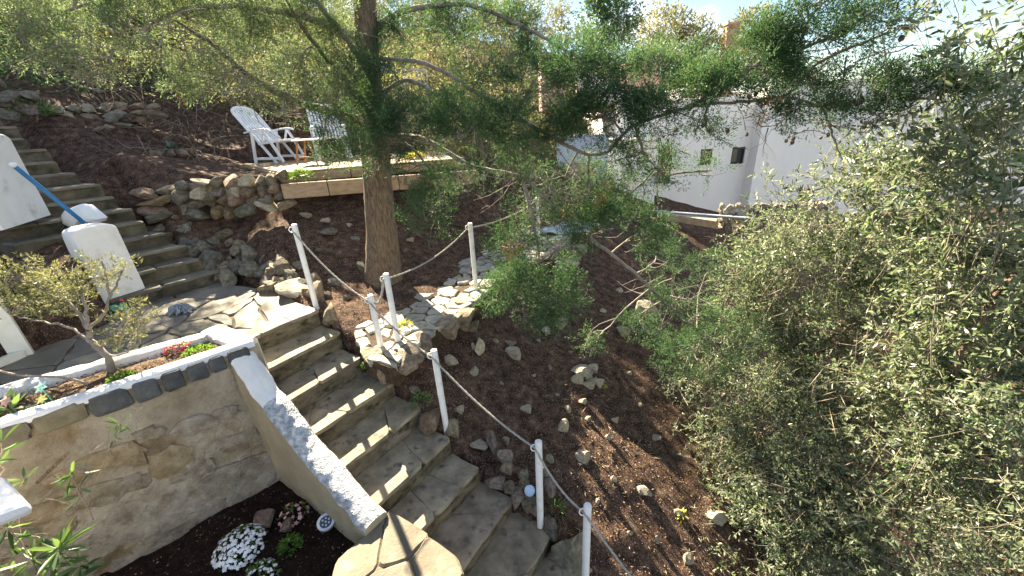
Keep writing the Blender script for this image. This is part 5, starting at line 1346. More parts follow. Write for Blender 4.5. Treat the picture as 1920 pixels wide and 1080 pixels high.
for i, (cx, cy, rx, ry, Y_, dn) in enumerate(CL_L + CL_D):
    left = i < len(CL_L)
    C, a, b, c = ell(cx, cy, rx, ry, Y_)
    fx = 2.5 if cx > 1230 and cy < 260 else (.95 if left else 1.15)
    n = int(a * b * 3.14 * 500 * dn * fx) + 6
    P = sample_ell(C, a, b, c, n, GV, thr=.14 if left else .09, ns=3.3, seed=i)
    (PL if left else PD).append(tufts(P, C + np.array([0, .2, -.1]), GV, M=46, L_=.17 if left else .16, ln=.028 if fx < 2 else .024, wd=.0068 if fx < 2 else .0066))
    if GV.random() < .14:
        k = GV.integers(len(P)); Q = P[k] + GV.normal(0, .03, (5, 3)); PO.append(tufts(Q, C, GV, M=30, L_=.10, ln=.026, wd=.008))
    # twigs from the nearest limb into the clump
    j = int(np.argmin(np.linalg.norm(LPA - C, axis=1))); A = LPA[j]
    main = wander(A, C, GV, .12, 8); tw.add(main, .012, .006, 5)
    for _ in range(int((16 if left else 10) * dn) + 3):
        q = P[GV.integers(len(P))]; s0 = main[GV.integers(2, 8)]
        w_ = wander(s0, q, GV, .16, 6, sag=.08 if left else 0); tw.add(w_, .0055, .002, 4)
        if GV.random() < .5: tw.add(wander(w_[3], q + GV.normal(0, .12, 3), GV, .15, 5), .0035, .0015, 3)
v, f = join(PL); stuff(mk('crown_sun_tinted', v, f, MATS['cypress_sun_tint'], tree))  # left clumps wear the leaf colour brightened to look sunlit
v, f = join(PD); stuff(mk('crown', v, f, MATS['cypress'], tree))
v, f = join(PO); stuff(mk('withered_sprays', v, f, MATS['dead_orange'], tree))
# bare grey twigs: tangles
for (x, y, Y_, nx_, ln_) in [(270, 40, 4.5, 14, .7), (180, 110, 4.3, 8, .6), (400, 110, 4.6, 12, .6), (480, 180, 4.6, 8, .4), (1010, 350, 4.2, 26, .55), (1060, 330, 4.1, 20, .5), (960, 300, 4.3, 12, .4), (1250, 530, 4.2, 12, .5), (1160, 230, 3.9, 10, .4),
                               (1640, 80, 3.2, 10, .5), (1540, 90, 3.3, 8, .4), (1450, 205, 3.4, 12, .35), (1250, 270, 3.9, 8, .4), (580, 120, 5.0, 12, .6), (1000, 440, 4.0, 8, .3), (350, 90, 4.4, 10, .6), (120, 60, 4.3, 8, .6), (800, 120, 5.0, 10, .6)]:
    C = at_y(x, y, Y_)
    for _ in range(nx_):
        a = C + GV.normal(0, .12, 3); b = a + unit(GV.normal(0, 1, 3) * np.array([1, .6, .55]) + np.array([0, 0, -.25])) * ln_ * GV.uniform(.5, 1.2)
        w_ = wander(a, b, GV, .14, 7, sag=.1); tw.add(w_, .005, .0016, 4)
        for k in (3, 5): tw.add(wander(w_[k], w_[k] + GV.normal(0, .11, 3), GV, .15, 4), .0025, .001, 3)
stuff(tw.obj('twigs', MATS['twig'], tree))
# round woody cones
bm = bmesh.new(); bmesh.ops.create_icosphere(bm, subdivisions=2, radius=1); cm = bpy.data.meshes.new('cone'); bm.to_mesh(cm); bm.free(); cm.materials.append(MATS['cone'])
cv = np.array([q.co[:] for q in cm.vertices]); cv *= (1 + .16 * np.sign(np.sin(cv[:, :1] * 6) * np.sin(cv[:, 1:2] * 6 + 1) * np.sin(cv[:, 2:] * 6))); cm.vertices.foreach_set('co', cv.astype(np.float32).ravel())
for (x, y, Y_, n) in [(1415, 185, 3.45, 4), (1430, 195, 3.42, 6), (1465, 190, 3.4, 7), (1475, 200, 3.4, 5), (1560, 190, 3.3, 5), (1585, 195, 3.3, 5), (1600, 190, 3.25, 4), (1545, 250, 3.3, 2), (1493, 262, 3.35, 3), (1260, 240, 3.75, 2), (1320, 245, 3.65, 2), (1367, 247, 3.6, 1), (1415, 255, 3.5, 1), (1050, 215, 4.1, 2), (1060, 205, 4.1, 1), (1180, 225, 3.9, 2), (1600, 240, 3.25, 1), (1680, 68, 3.15, 1)]:
    for _ in range(n):
        o = bpy.data.objects.new('cone', cm); COL.objects.link(o); o.parent = tree
        P = at_y(x + GV.normal(0, 9), y + GV.normal(0, 6), Y_) + np.array([0, GV.normal(0, .04), 0]); o.location = tuple(P - OFF[tree.name]); r = GV.uniform(.013, .019); o.scale = (r, r, r * 1.1)

# ------------------------------------------------------------------ the hedge shrubs on the right
def leafy(name, label, cat, clumps, m, ln, wd, dens, stem_from, grp, twig_m='dry_twig', leafbias=.3, fine=10, up=None, thr=.03, ns=3.2, per=9, sh=.22):
    C0 = at_y(*stem_from); gz = terrain(np.array([C0[0]]), np.array([C0[1]]))[0]
    base = np.array([C0[0], C0[1], gz])
    o = thing(name, label, cat, base, grp)
    parts = []; T = Twigs()
    for i, (cx, cy, rx, ry, Y_, dn) in enumerate(clumps):
        C, a, b, c = ell(cx, cy, rx, ry, Y_, zr=.55)
        n = int(a * b * 3.14 * dens * 1.12 * dn) + 4
        P = sample_ell(C, a, b, c, n, GV, shell=.2, thr=thr, ns=ns, seed=50 + i)
        n = len(P)
        # each point = a shoot with leaves along it
        ax = unit(GV.normal(0, .7, (n, 3)) + np.array([-.15, -.1, .35]) + unit(P - C) * .35)
        t = (np.arange(per) / per)[None, :, None]
        bs = P[:, None] + ax[:, None] * t * sh
        sd = unit(np.cross(ax[:, None], GV.normal(size=(n, per, 3))))
        D = ax[:, None] * .65 + sd * .8
        parts.append(leaves(bs.reshape(-1, 3), D.reshape(-1, 3), ln * 1.08 * GV.uniform(.55, 1.35, n * per), wd * 1.2 * GV.uniform(.7, 1.25, n * per), GV, up=up))
        for q, x in zip(P[::2], ax[::2]): T.add(np.array([q - x * .06, q + x * sh * .5, q + x * sh * 1.05 + GV.normal(0, .01, 3)]), .0024, .0012, 3)
        main = wander(base + GV.normal(0, .12, 3) * np.array([1, 1, 0]), C, GV, .06, 10); main[:, 1] += .25 * np.sin(np.linspace(0, 3.14, 10)); T.add(main, .006, .003, 6)
        for _ in range(int(fine * dn)):
            q = P[GV.integers(n)]; T.add(wander(main[GV.integers(6, 10)], q, GV, .14, 7), .0045, .0016, 4)
        for _ in range(int(fine * dn * 1.2)):
            q = P[GV.integers(n)]; e = q + unit(GV.normal(0, 1, 3) * np.array([1, .6, .7])) * GV.uniform(.15, .6); T.add(wander(q, e, GV, .1, 6), .0032, .0012, 3)
    v, f = join(parts); stuff(mk('foliage', v, f, MATS[m], o))
    stuff(T.obj('stems', MATS[twig_m], o))
    return o
GRP = 'evergreen shrubs of the hedge'
leafy('hedge_shrub', 'tall leaning evergreen shrub at the top right against the sky', 'shrub', [(1890, 90, 110, 130, 2.7, .34), (1830, 210, 120, 110, 2.9, .42), (1900, 320, 110, 120, 2.6, .6), (1780, 320, 110, 90, 3.1, .75), (1850, 20, 60, 60, 2.8, .4), (1720, 270, 40, 60, 3.3, .4), (1900, 180, 80, 120, 2.5, .22)], 'olive_leaf', .062, .017, 330, (1880, 700, 2.7), GRP)
leafy('hedge_shrub', 'olive-like shrub spray reaching left in front of the house wall', 'shrub', [(1600, 330, 80, 52, 3.9, .7), (1680, 370, 90, 60, 3.7, .9), (1560, 370, 50, 40, 4.0, .6), (1640, 290, 50, 30, 3.8, .4), (1480, 400, 60, 24, 4.6, .5), (1700, 300, 50, 50, 3.6, .6), (1450, 345, 30, 22, 4.6, .25)], 'olive_leaf', .055, .014, 300, (1650, 640, 3.9), GRP)
leafy('hedge_shrub', 'dense middle hedge shrub below the house with bare twigs', 'shrub', [(1560, 470, 130, 70, 4.4, 1), (1690, 470, 110, 90, 3.9, 1), (1440, 520, 90, 70, 4.9, .9), (1520, 590, 120, 80, 4.4, 1), (1640, 580, 120, 80, 3.9, 1), (1400, 590, 60, 60, 4.7, .8), (1390, 470, 60, 30, 5.4, .5), (1480, 450, 90, 40, 5.2, .7)], 'olive_leaf', .05, .015, 330, (1540, 720, 4.4), GRP)
leafy('hedge_shrub', 'broad hedge shrub filling the right edge at mid height', 'shrub', [(1800, 460, 120, 90, 3.0, 1), (1880, 560, 110, 120, 2.6, 1), (1760, 600, 120, 110, 3.1, 1), (1860, 700, 120, 100, 2.5, 1), (1740, 730, 110, 90, 2.9, 1)], 'olive_leaf', .052, .018, 330, (1830, 860, 2.8), GRP)
leafy('hedge_shrub', 'hedge shrub spilling over the mulch slope at centre right', 'shrub', [(1430, 700, 100, 70, 4.1, .9), (1540, 720, 110, 80, 3.8, 1), (1340, 760, 60, 60, 4.0, .55), (1420, 810, 90, 70, 3.6, .9), (1640, 720, 100, 80, 3.4, 1), (1540, 830, 110, 80, 3.3, 1), (1310, 700, 40, 40, 4.2, .5), (1300, 830, 50, 60, 3.85, .35), (1290, 760, 40, 40, 4.0, .35), (1340, 880, 50, 50, 3.5, .5)], 'olive_leaf', .046, .015, 360, (1470, 900, 3.7), GRP)
leafy('hedge_shrub', 'low hedge shrub along the bottom edge right of the stones', 'shrub', [(1420, 920, 80, 70, 3.1, .9), (1520, 950, 110, 90, 2.8, 1), (1400, 1030, 80, 60, 2.7, .9), (1640, 850, 110, 90, 3.0, 1), (1650, 990, 120, 100, 2.5, 1), (1530, 1060, 120, 60, 2.45, 1), (1350, 900, 40, 40, 3.3, .5)], 'olive_leaf', .044, .015, 380, (1520, 1150, 2.8), GRP)
leafy('hedge_shrub', 'nearest hedge shrub in the bottom right corner', 'shrub', [(1770, 860, 110, 90, 2.5, 1), (1880, 840, 90, 100, 2.2, 1), (1780, 990, 120, 100, 2.2, 1), (1890, 990, 100, 110, 2.0, 1), (1700, 1070, 120, 60, 2.2, 1)], 'olive_leaf', .042, .015, 400, (1830, 1150, 2.2), GRP)
leafy('hedge_shrub', 'evergreen shrub continuing the hedge past the right edge', 'shrub', [(2120, 280, 110, 160, 3.0, .35), (2050, 560, 150, 180, 2.6, .7), (2060, 850, 150, 170, 2.2, .7), (2250, 500, 160, 260, 3.2, .5), (2080, 40, 80, 120, 3.0, .3)], 'olive_leaf', .055, .017, 210, (2080, 900, 2.8), GRP)
# bare trunk arching through the hedge
q = spline([at_y(1920, 505, 2.5), at_y(1875, 545, 2.5), at_y(1840, 600, 2.5), at_y(1815, 635, 2.55), at_y(1790, 700, 2.6)], 26); v, f = tube_geo(q, np.linspace(.028, .018, 26), 8, True, .06); tag(mk('bare_branch', v, f, MATS['bark'], None, smooth=True, base=q[-1]), 'thick bare brown branch arching through the hedge at right', 'branch')
q = spline([at_y(1527, 715, 3.5), at_y(1525, 760, 3.5), at_y(1519, 790, 3.5), at_y(1515, 850, 3.55)], 14); v, f = tube_geo(q, np.linspace(.02, .016, 14), 7); tag(mk('bare_branch', v, f, MATS['straw'], None, smooth=True, base=q[-1]), 'short pale upright stem in the middle of the hedge', 'branch')
# dry grass and twigs lying in the hedge
g = np.random.default_rng(9); P = []; D = []
for (x, y, rx, ry, Y_, n) in [(1500, 560, 160, 120, 4.3, 500), (1620, 800, 220, 160, 3.1, 500), (1760, 960, 200, 130, 2.4, 350), (1430, 900, 120, 120, 3.2, 400), (1350, 800, 80, 120, 3.9, 260), (1750, 700, 160, 160, 3.0, 500), (1660, 1040, 160, 60, 2.45, 400), (1480, 450, 130, 50, 5.2, 300)]:
    C, a, b, c = ell(x, y, rx, ry, Y_, .5); q = sample_ell(C, a, b, c, n, g, thr=-1); P.append(q); D.append(g.normal(0, 1, (len(q), 3)) * np.array([1, .5, .7]) + np.array([.2, 0, .3]))
P = np.concatenate(P); D = np.concatenate(D); v, f = blades(P, D, g.uniform(.12, .42, len(P)), g.uniform(.0025, .005, len(P)), g)
dg = stuff(mk('dry_grass', v, f, MATS['straw'])); dg['label'] = 'dry straw stems tangled through the hedge'; dg['category'] = 'grass'
# ------------------------------------------------------------------ shrubs on the hill behind
def bush(label, clumps, m, ln, wd, dens, grp, cat='shrub', name='hillside_shrub', tm='twig', zr=None):
    cx, cy, rx, ry, Y_, dn = clumps[0]; C = at_y(cx, cy, Y_); base = np.array([C[0], C[1], terrain(np.array([C[0]]), np.array([C[1]]))[0]])
    o = thing(name, label, cat, base, grp); parts = []; T = Twigs()
    for i, (cx, cy, rx, ry, Y_, dn) in enumerate(clumps):
        C, a, b, c = ell(cx, cy, rx, ry, Y_, zr=zr or max(.4, rx * Y_ / FPX * .8)); n = int(a * b * 3.14 * dens * 1.7 * dn) + 6
        P = sample_ell(C, a, b, c, n, GV, thr=-.1, ns=1.6, seed=90 + i)
        parts.append(tufts(P, C, GV, M=12, L_=ln * 2.6, ln=ln, wd=wd, spread=.8))
        main = wander(base, C, GV, .05, 8); T.add(main, .03, .012, 5)
        for _ in range(14): T.add(wander(main[GV.integers(4, 8)], P[GV.integers(len(P))], GV, .12, 5), .008, .003, 3)
    v, f = join(parts); stuff(mk('crown', v, f, MATS[m], o)); stuff(T.obj('stems', MATS[tm], o)); return o
HG = 'sunlit shrubs on the hill behind the deck'
bush('pale olive shrub behind the trunk, between trunk and fence', [(760, 40, 110, 90, 17, 1.2), (740, 180, 60, 40, 10, .8), (800, 130, 70, 50, 12, .9)], 'shrub_pale', .09, .03, 70, HG)
bush('pale sunlit shrub above the deck right of the trunk', [(880, 70, 100, 80, 16, 1.1), (860, 165, 80, 40, 11, .9), (900, 190, 70, 30, 10, .8)], 'shrub_pale', .09, .03, 70, HG)
bush('yellowish shrub beside the spiky plant on the hill', [(960, 60, 80, 60, 13, 1), (980, 130, 60, 50, 12.5, .8), (1020, 40, 60, 60, 14, .9)], 'shrub_pale', .08, .026, 95, HG)
bush('dry shrub low on the bank right of the deck', [(900, 240, 90, 40, 9.4, .8), (820, 250, 60, 40, 9.2, .7), (980, 260, 70, 40, 9.6, .7)], 'shrub_pale', .07, .022, 95, HG)
bush('pale shrub high on the hill behind the left branches', [(120, 20, 160, 80, 19, 1), (60, 80, 120, 30, 11.5, .6)], 'shrub_pale', .13, .045, 40, HG)
bush('green-grey shrub behind the upper left branches', [(300, 105, 90, 26, 12, .5), (350, 20, 170, 90, 19, 1), (320, 45, 80, 40, 12, 2.2), (210, 40, 110, 40, 12, 2.2), (225, -90, 60, 50, 11.5, .8), (160, -70, 90, 60, 11.5, .9)], 'shrub_pale', .13, .045, 40, HG)  # clumps above the frame are unseen, added to shade the patio
bush('sunlit shrub high above the deck left of the trunk', [(560, 20, 160, 100, 19, 1), (520, 120, 110, 40, 13, 1), (640, 130, 80, 40, 12, 1)], 'shrub_pale', .12, .04, 44, HG)
bush('shrub on the bank directly above the left recliner', [(470, 150, 80, 36, 10.8, .8), (420, 170, 60, 26, 10.4, .6)], 'shrub_pale', .08, .026, 90, HG)
bush('dark scrub in shade at the top of the left bank', [(180, 150, 130, 34, 10.2, .5), (60, 120, 90, 40, 9.5, .6)], 'cypress', .07, .022, 80, HG)
bush('tall dark thicket shading the upper steps from behind', [(-160, 60, 190, 170, 11, 1.2), (-60, -120, 200, 150, 12, 1.2), (-300, -50, 200, 200, 11, 1)], 'cypress', .18, .08, 20, HG)
# low scrub over the hill
g = np.random.default_rng(41); X_ = g.uniform(-16, 3.5, 30000); Y_ = g.uniform(9.6, 26, 30000); Z_ = terrain(X_, Y_, False); P = np.stack([X_, Y_, Z_], -1)
hgt = .12 + np.clip((Y_ - 9) * .12, .3, 1.3) * np.clip(fbm(P * .45, 3, 8) + .35, 0, 1); P[:, 2] += hgt * g.random(len(P)); k = (fbm(P * .8, 2, 15) > -.12) & ((Y_ > 11.2) | (X_ > -2)) & (X_ > -14 + .0 * Y_); P = P[k]
D = g.normal(0, .6, (len(P), 5, 3)) + np.array([0, 0, .7]); v, f = blades((P[:, None] + g.normal(0, .09, (len(P), 5, 3))).reshape(-1, 3), D.reshape(-1, 3), g.uniform(.07, .15, len(P) * 5), g.uniform(.03, .05, len(P) * 5), g)
sc_ = stuff(mk('hill_scrub', v, f, MATS['shrub_pale'])); sc_['label'] = 'pale dry scrub covering the hill behind the garden'; sc_['category'] = 'scrub'
# dark column cypresses and far pines
FG = 'far trees beyond the houses'
bush('dark columnar cypress rising above the white stair wall', [(1155, 10, 40, 90, 21, 1.2), (1155, -90, 34, 80, 21, 1.2), (1120, 50, 26, 60, 21, 1)], 'cypress', .16, .06, 40, FG, 'tree', 'far_tree')
bush('dark trees in the gap behind the white stair wall', [(1130, 140, 60, 40, 18.5, 1), (1150, 180, 40, 30, 18, 1), (1085, 90, 40, 40, 19, 1)], 'cypress', .14, .05, 40, FG, 'tree', 'far_tree')
bush('yellow-green pine crown left of the chimney', [(1240, 60, 50, 45, 27, 1), (1290, 80, 60, 40, 27, 1), (1330, 110, 50, 40, 27, .8)], 'shrub_pale', .2, .07, 24, FG, 'tree', 'far_tree')
bush('pine crown right of the chimney against the sky', [(1410, 60, 45, 40, 28, 1), (1440, 90, 50, 40, 28, 1), (1390, 110, 50, 40, 28, .8)], 'shrub_pale', .2, .07, 24, FG, 'tree', 'far_tree')
bush('grey-green trees low behind the house roof', [(1320, 145, 70, 30, 24, 1), (1230, 130, 50, 40, 24, .9), (1440, 140, 60, 30, 25, .8)], 'olive_leaf', .2, .07, 24, FG, 'tree', 'far_tree')
bush('small dark shrub against the house wall behind the cypress', [(1240, 310, 22, 34, 13.2, 1)], 'cypress', .08, .025, 110, FG)
bush('bushy slope plants left of the white garage', [(1080, 370, 60, 30, 10, .8), (1010, 330, 60, 30, 9.6, .8), (1110, 400, 40, 24, 9.5, .6)], 'cypress', .06, .02, 110, HG)
# dead twigs and dry stalks on the shaded bank at upper left
T = Twigs(); g = np.random.default_rng(66)
for i in range(420):
    x = g.uniform(-9, -3.2); y = g.uniform(7.6, 12.5); z = terrain(np.array([x]), np.array([y]), False)[0]
    if (x - UR0[0]) * UC[0] + (y - UR0[1]) * UC[1] > -.2 or z < -.5: continue
    p = np.array([x, y, z]); T.add(wander(p, p + np.array([g.normal(0, .35), g.normal(0, .3), g.uniform(.02, .45)]), g, .14, 6), .006, .002, 3)
tb2 = stuff(T.obj('dead_stalks', MATS['dry_twig'], None)); tb2['label'] = 'dry dead stalks littering the shaded bank at upper left'; tb2['category'] = 'stalks'
# ------------------------------------------------------------------ small garden plants
def cushion(name, label, c, r, h, m, n, ln, wd, flower=None, fn=0, fr=.012, cat='plant', seed=0, grp=None):
    g = np.random.default_rng(seed + 500); c = np.asarray(c, float); o = thing(name, label, cat, c, grp)
    d = unit(g.normal(size=(n, 3))); d[:, 2] = np.abs(d[:, 2]); P = c + d * np.array([r, r, h]) * g.uniform(.3, 1, (n, 1)) ** .5
    v, f = leaves(P, d + g.normal(0, .5, (n, 3)), ln * g.uniform(.7, 1.2, n), wd * g.uniform(.8, 1.2, n), g)
    stuff(mk('foliage', v, f, MATS[m], o))
    if flower:
        vs = []; k = 0; fs = []
        for i in range(fn):
            q = unit(g.normal(size=3) + np.array([0, -.2, 0])); q[2] = abs(q[2]); p = c + q * np.array([r, r, h]) * g.uniform(.98, 1.12); nn = unit(q + g.normal(0, .25, 3) + np.array([0, 0, .4]))
            u = unit(np.cross(nn, g.normal(size=3))); w = np.cross(nn, u); R_ = fr * g.uniform(.75, 1.2)
            ring = [p + (u * math.cos(a) + w * math.sin(a)) * R_ * (1 if j % 2 else .62) for j, a in enumerate(np.arange(10) * math.pi / 5)]
            vs += ring + [p + nn * R_ * .35]; fs += [(k + j, k + (j + 1) % 10, k + 10) for j in range(10)]; k += 11
        stuff(mk('blossom', np.array(vs), np.array(fs), MATS[flower], o))
    return o
BZ = -3.05
cushion('flower_cushion', 'round white candytuft in full bloom in the dark bed', at_z(452, 1028, BZ), .17, .12, 'bright_green', 260, .04, .01, 'petal_white', 230, .017, seed=1)
cushion('flower_cushion', 'small white flowering tuft cut by the bottom edge', at_z(488, 1082, BZ), .12, .07, 'bright_green', 200, .04, .01, 'petal_white', 60, .014, seed=2)
cushion('pink_daisy_plant', 'pink daisy-like flowers between the bed stones', at_z(552, 968, BZ), .11, .10, 'bright_green', 60, .04, .01, 'petal_pink', 22, .020, seed=3)
cushion('green_herb', 'small bright green leafy plant in the dark bed', at_z(545, 1025, BZ), .08, .07, 'bright_green', 320, .035, .013, seed=4)
tag(rock('bed_stone', at_z(497, 970, BZ + .03), (.105, .08, .055), 'rock_orange', tilt=.1), 'large smooth brown stone in the dark flower bed', 'stone')
tag(rock('bed_stone', at_z(537, 985, BZ + .02), (.06, .06, .045), 'rock_orange', tilt=.1), 'smaller brown stone below the pink flowers', 'stone')
cushion('red_flower_plant', 'red flowering plant at the right end of the planter', at_z(335, 655, -1.78), .09, .05, 'bright_green', 90, .03, .012, 'petal_red', 44, .018, seed=5)
cushion('green_herb', 'yellow-green leafy plant beside the red flowers', at_z(372, 662, -1.79), .11, .05, 'bright_green', 300, .034, .013, seed=6)
cushion('green_herb', 'bright green leafy tuft behind the planter slates', at_z(232, 714, -1.79), .085, .06, 'bright_green', 340, .036, .013, seed=7)
cushion('grass_tuft', 'fresh green tuft growing out of the deck ledge', at_y(565, 333, deck_fl[1] - .1), .16, .10, 'bright_green', 260, .10, .008, seed=8)
cushion('yellow_succulent', 'yellow-green plant at the back of the deck right of the trunk', at_z(775, 296, DZ + .02), .2, .07, 'fresh_yellow', 300, .06, .022, seed=9)
cushion('weed_clump', 'green weeds growing at the right of the fifth step', at_z(790, 752, -2.62), .10, .08, 'oleander', 220, .035, .010, seed=10)
cushion('weed_clump', 'green weed on the third step corner by the post', at_z(690, 690, -2.38), .06, .08, 'oleander', 160, .035, .010, seed=11)
cushion('weed_clump', 'yellowish weeds among the near path flags', at_z(758, 610, -2.1), .09, .05, 'fresh_yellow', 130, .03, .010, seed=12)
cushion('weed_clump', 'small weed beside the lower rope post', ground(1040, 955), .10, .08, 'oleander', 150, .06, .007, seed=13)
cushion('weed_clump', 'green weeds below the second post on the bank', ground(800, 665), .10, .10, 'oleander', 200, .035, .010, seed=14)
cushion('weed_clump', 'little yellow plant at the foot of the cairn', ground(1128, 726), .06, .05, 'fresh_yellow', 90, .03, .012, seed=15)
cushion('weed_clump', 'yellow dock leaves on the mulch near the bottom', ground(1275, 965), .05, .05, 'fresh_yellow', 20, .05, .03, seed=16)
cushion('fern_plant', 'dark green fern on the stone wall at upper left', at_y(62, 215, 8.0), .28, .3, 'oleander', 420, .10, .02, seed=17)
cushion('weed_clump', 'yellow flowering weeds below the wire fence', at_y(735, 152, 10.6), .35, .14, 'fresh_yellow', 300, .06, .02, seed=18)
# agave
ago = thing('agave_plant', 'spiky blue-green agave inside a ring of stones', 'plant', ag)
for i in range(16):
    a = i * 2.4; l = GV.uniform(.28, .42); e = GV.uniform(.35, 1.1); d = np.array([math.cos(a) * math.cos(e), math.sin(a) * math.cos(e), math.sin(e)])
    s0 = unit(np.cross(d, [0, 0, 1.])); P = [ag + d * l * t + np.array([0, 0, .05 - .1 * t * t]) for t in (0, .35, .7, 1)]
    w = (.022, .03, .02, .002); v = [p + s0 * q for p, q in zip(P, w)] + [p - np.array([0, 0, q * .35]) for p, q in zip(P, w)] + [p - s0 * q for p, q in zip(P, w)]
    mk('leaf', v, [(j, j + 1, j + 5, j + 4) for j in range(3)] + [(4 + j, 5 + j, 9 + j, 8 + j) for j in range(3)], MATS['agave'], ago, smooth=True)
# spiky yucca on the hill
yc = at_y(945, 120, 12); yo = thing('yucca_plant', 'dark spiky yucca on the hill above the bank', 'plant', yc - np.array([0, 0, .8]))
g = np.random.default_rng(1); D = unit(g.normal(size=(60, 3)) + np.array([0, 0, .5])); v, f = blades(np.repeat(yc[None], 60, 0) - np.array([0, 0, .4]), D, g.uniform(.5, .9, 60), .05, g, .3); stuff(mk('leaves', v, f, MATS['agave'], yo))
MB().tube([yc - np.array([0, 0, 1.2]), yc - np.array([0, 0, .35])], .06, 7).obj('trunk', MATS['bark'], yo)
# ------------------------------------------------------------------ planter shrub (gnarled, sparse)
ps = at_z(208, 700, -1.82); shrub = thing('planter_shrub', 'gnarled grey-leaved shrub leaning out of the planter', 'shrub', ps); pY = ps[1]
T = Twigs(); parts = []
BR = [([(210, 700, 0), (200, 668, .05), (172, 640, .1), (166, 618, .12)], 9, 6), ([(166, 618, .12), (150, 590, .2), (120, 560, .3), (90, 540, .4), (40, 525, .45)], 5, 2), ([(166, 618, .12), (160, 575, .2), (150, 540, .3), (135, 505, .4)], 4.5, 2),
      ([(166, 618, .12), (195, 590, .2), (205, 560, .25), (200, 520, .3), (190, 490, .3)], 4.5, 2), ([(205, 560, .25), (222, 525, .3), (230, 505, .3)], 3, 1.5), ([(190, 650, .08), (215, 620, .1), (250, 590, .15), (280, 575, .15)], 3.5, 1.5), ([(200, 668, .05), (232, 662, .05), (255, 640, .08), (262, 600, .1)], 3, 1.5), ([(172, 640, .1), (120, 610, .2), (60, 600, .3), (20, 590, .3)], 3.5, 1.5)]
for pts, r0, r1 in BR:
    q = spline([at_y(x, y, pY + d) for x, y, d in pts], 14); q[1:-1] += GV.normal(0, .006, (12, 3)); s = dep(q[0]) / FPX * .72; T.add(q, r0 * s, r1 * s, 7)
SC = [(20, 530, 40, 26, .45, 1), (75, 540, 60, 36, .4, 1), (130, 510, 40, 26, .4, .7), (150, 550, 50, 40, .3, .8), (110, 570, 50, 30, .3, .8), (40, 570, 40, 22, .35, .8), (200, 510, 24, 26, .3, .35), (232, 510, 20, 18, .3, .35), (240, 610, 46, 32, .12, .8), (270, 580, 24, 20, .15, .5), (225, 635, 24, 20, .08, .5), (160, 525, 30, 20, .35, .5), (30, 500, 30, 20, .5, .6)]
for i, (cx, cy, rx, ry, d, dn) in enumerate(SC):
    C, a, b, c = ell(cx, cy, rx, ry, pY + d, .18); n = int(a * b * 3.14 * 700 * dn) + 5; P = sample_ell(C, a, b, c, n, GV, thr=-.08, ns=6, seed=i + 300)
    parts.append(tufts(P, C - np.array([0, 0, .1]), GV, M=13, L_=.06, ln=.034, wd=.0085, spread=.7))
    root = [at_y(x, y, pY + dd) for pts, _, _ in BR for x, y, dd in pts[1:]]; A = root[int(np.argmin([np.linalg.norm(r - C) for r in root]))]
    for _ in range(16): T.add(wander(A, P[GV.integers(len(P))], GV, .16, 6), .003, .001, 3)
v, f = join(parts); mat('grey_leaf', [(.3, (.13, .15, .075)), (.55, (.20, .215, .115)), (.75, (.30, .29, .17))], scale=6, rough=.6, bump=0, isl_tint=.3, trans=(.35, (1.3, 1.2, .75)))
stuff(mk('foliage', v, f, MATS['grey_leaf'], shrub)); T.obj('stems', MATS['twig'], shrub)
q = spline([at_z(-20, 690, -1.68), at_z(40, 704, -1.66), at_z(120, 708, -1.7), at_z(170, 722, -1.8)], 20); v, f = tube_geo(q, np.linspace(.007, .011, 20), 6); tag(mk('bare_branch', v, f, MATS['straw'], None, smooth=True, base=q[-1]), 'bare pale stem arching out of the planter to the left edge', 'branch')
def rosette(parts, T, c, n, ln, wd, g, up=.3):
    D = unit(g.normal(size=(n, 3)) + np.array([0, 0, up])); parts.append(leaves(np.repeat(c[None], n, 0) + D * .01, D, ln * g.uniform(.7, 1.15, n), wd * g.uniform(.8, 1.2, n), g, fold=.18))
# leaves in the planter at the left edge
g = np.random.default_rng(12); parts = []; lp_ = at_z(20, 768, -1.74); o = thing('strap_leaf_plant', 'dark strap-leaved plant at the left end of the planter', 'plant', lp_); rosette(parts, None, lp_, 14, .16, .04, g, .5); v, f = join(parts); mk('leaves', v, f, MATS['oleander'], o)
# ------------------------------------------------------------------ oleander in the near corner
ol = thing('oleander_shoots', 'fresh green oleander shoots in the lower left foreground', 'shrub', at_y(110, 1180, 1.5)); T = Twigs(); parts = []; g = np.random.default_rng(31)
for (x, y, Y_, n, ln, bx, by) in [(135, 890, 1.95, 11, .085, 175, 975), (110, 1030, 1.55, 22, .12, 95, 1150), (60, 1050, 1.5, 14, .11, 60, 1150), (15, 990, 1.5, 9, .09, 40, 1120), (150, 1060, 1.6, 12, .12, 110, 1150), (226, 795, 2.1, 5, .06, 195, 860), (45, 900, 1.9, 6, .07, 40, 1000), (2, 830, 1.8, 7, .09, -20, 950)]:
    C = at_y(x, y, Y_); B = at_y(bx, by, Y_ + .03); T.add(wander(B, C, g, .06, 9), .0045, .003, 5); ln *= 1.25; rosette(parts, T, C, n, ln, ln * .17, g, .25)
    for k in range(3): rosette(parts, T, C + (B - C) * (.12 + .15 * k), 3, ln * .95, ln * .19, g, 0)
for (x0, y0, x1, y1, Y_) in [(85, 935, 140, 950, 1.9), (0, 1010, 90, 1000, 1.6), (160, 960, 205, 800, 2.0), (60, 960, 125, 860, 2.0), (20, 1000, 120, 1020, 1.6), (132, 985, 195, 830, 2.0)]:
    T.add(wander(at_y(x0, y0, Y_), at_y(x1, y1, Y_), g, .05, 8), .003, .0018, 4)
v, f = join(parts); stuff(mk('foliage', v, f, MATS['oleander'], ol)); stuff(T.obj('stems', MATS['straw'], ol))
